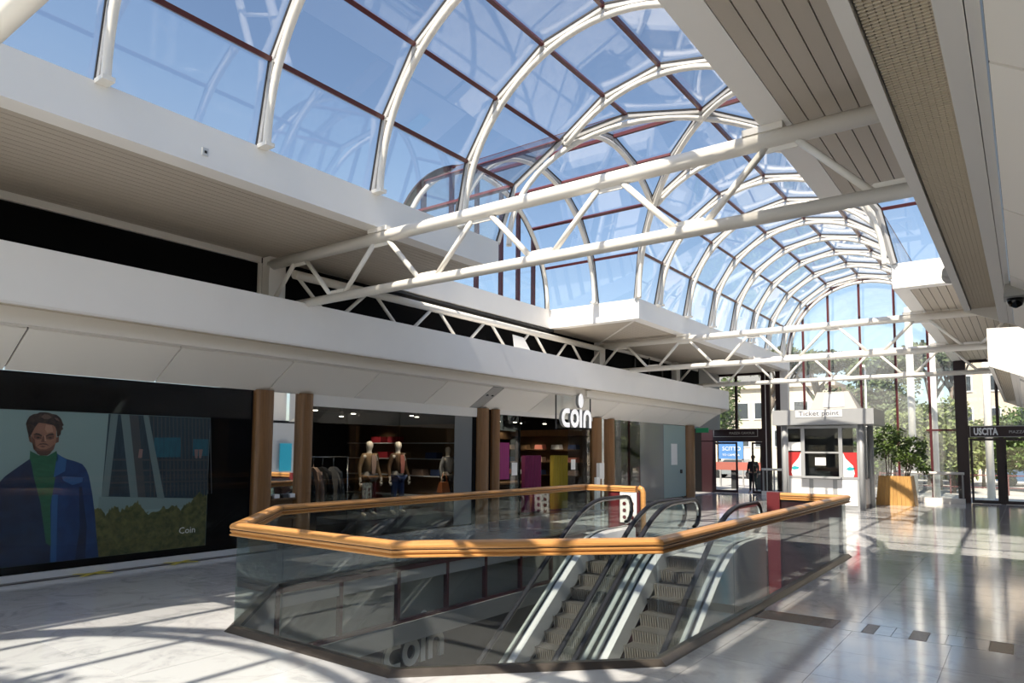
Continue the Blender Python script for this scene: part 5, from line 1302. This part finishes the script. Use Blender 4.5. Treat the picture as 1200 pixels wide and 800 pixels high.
# street things
def car(x, y, m, label, d=1):
    c = empty('car', (x, y, -.06), label=label, cat='car')
    b = MB(); pr = [(-2.0, .3), (-2.05, .7), (-1.9, .85), (-1.2, .92), (-.6, 1.4), (.7, 1.42), (1.4, .95), (1.95, .85), (2.05, .6), (2.0, .3)]
    b.prism([(x + d * a, y - .8, z - .06) for a, z in pr], (0, 1.6, 0)); b.build('body', m, c)
    MB().prism([(x + d * a, y - .82, z - .06) for a, z in ((-1.05, .93), (-.58, 1.33), (.66, 1.35), (1.2, .95))], (0, 1.64, 0)).build('side_windows', 'window_dark', c)
    for a in (-1.25, 1.25):
        for yy in (y - .82, y + .62): MB().tube([(x + a, yy, .26), (x + a, yy + .2, .26)], .32, 14).build('wheel', 'tyre', c)
car(-4.9, 51.5, 'car_grey', 'grey car parked outside behind the planter'); car(.4, 52.5, 'car_blue', 'dark blue car out on the road, low in the right-hand doors'); car(-17.5, 52, 'car_grey', 'dark grey car beyond the left doors under the blue sign')
car(-9.8, 52, 'car_white', 'white car outside just left of the planter')
bs_ = empty('street_banner', (-14.6, 38, -.02), label='blue street billboard with white capitals seen through the left door', cat='sign')
MB().box(-13.75, -12.4, 38, 38.06, 1.5, 2.6).build('banner_panel', 'blue_sign', bs_)
for xx in (-13.7, -12.45): MB().box(xx - .04, xx + .04, 38.06, 38.14, -.02, 2.6).build('banner_post', 'mid_grey', bs_)
text('SCITTO', .30, (-13.55, 37.99, 1.96), EXB, EYB, 'sign_white', bs_, depth=.003); text('TO CAMERA', .17, (-13.55, 37.99, 1.66), EXB, EYB, 'sign_white', bs_, depth=.003)
kb = empty('street_counter', (-12.6, 36.2, -.02), label='red-topped outdoor counter outside the left doors', cat='counter')
MB().box(-14.0, -10.7, 36, 36.6, .95, 1.35).build('counter_top', 'red_outdoor', kb)
for xx in (-13.6, -12.3, -11.0): MB().box(xx - .12, xx + .12, 36.1, 36.5, -.02, .95).build('counter_leg', 'dark_grey', kb)
wk = empty('garden_fence', (-3.4, 39.4, -.02), label='low red barrier fence along the street outside the end window', cat='fence')
MB().box(-6, 1.5, 39.4, 39.46, .86, .91).build('fence_rail', 'fence_red', wk)
MB().box(-6, 1.5, 39.4, 39.46, .3, .34).build('fence_rail', 'fence_red', wk)
for k in range(11): MB().box(-6 + k * .75 - .03, -6 + k * .75 + .03, 39.38, 39.48, -.02, .95).build('fence_post', 'fence_red', wk)

hs_ = MB().hexa([(-11.02, 15.05, 4.6), (-11.0, 15.05, 4.6), (-11.0, 15.95, 4.5), (-11.02, 15.95, 4.5), (-11.05, 15.0, 5.0), (-11.03, 15.0, 5.0), (-11.03, 15.5, 4.98), (-11.05, 15.5, 4.98)])
hs_.build('loose_sheet', 'sign_white', org=(-11.02, 15.4, 4.6), label='small white sheet hanging under the longitudinal truss, catching the sun', cat='sheet')
jb = MB().box(-10.56, -10.48, 18.0, 18.35, 3.5, 3.68)
jb.build('junction_box', 'white_paint', org=(-10.55, 18.2, 3.5), label='small white box on the canopy band just above the hanging store letters', cat='box')
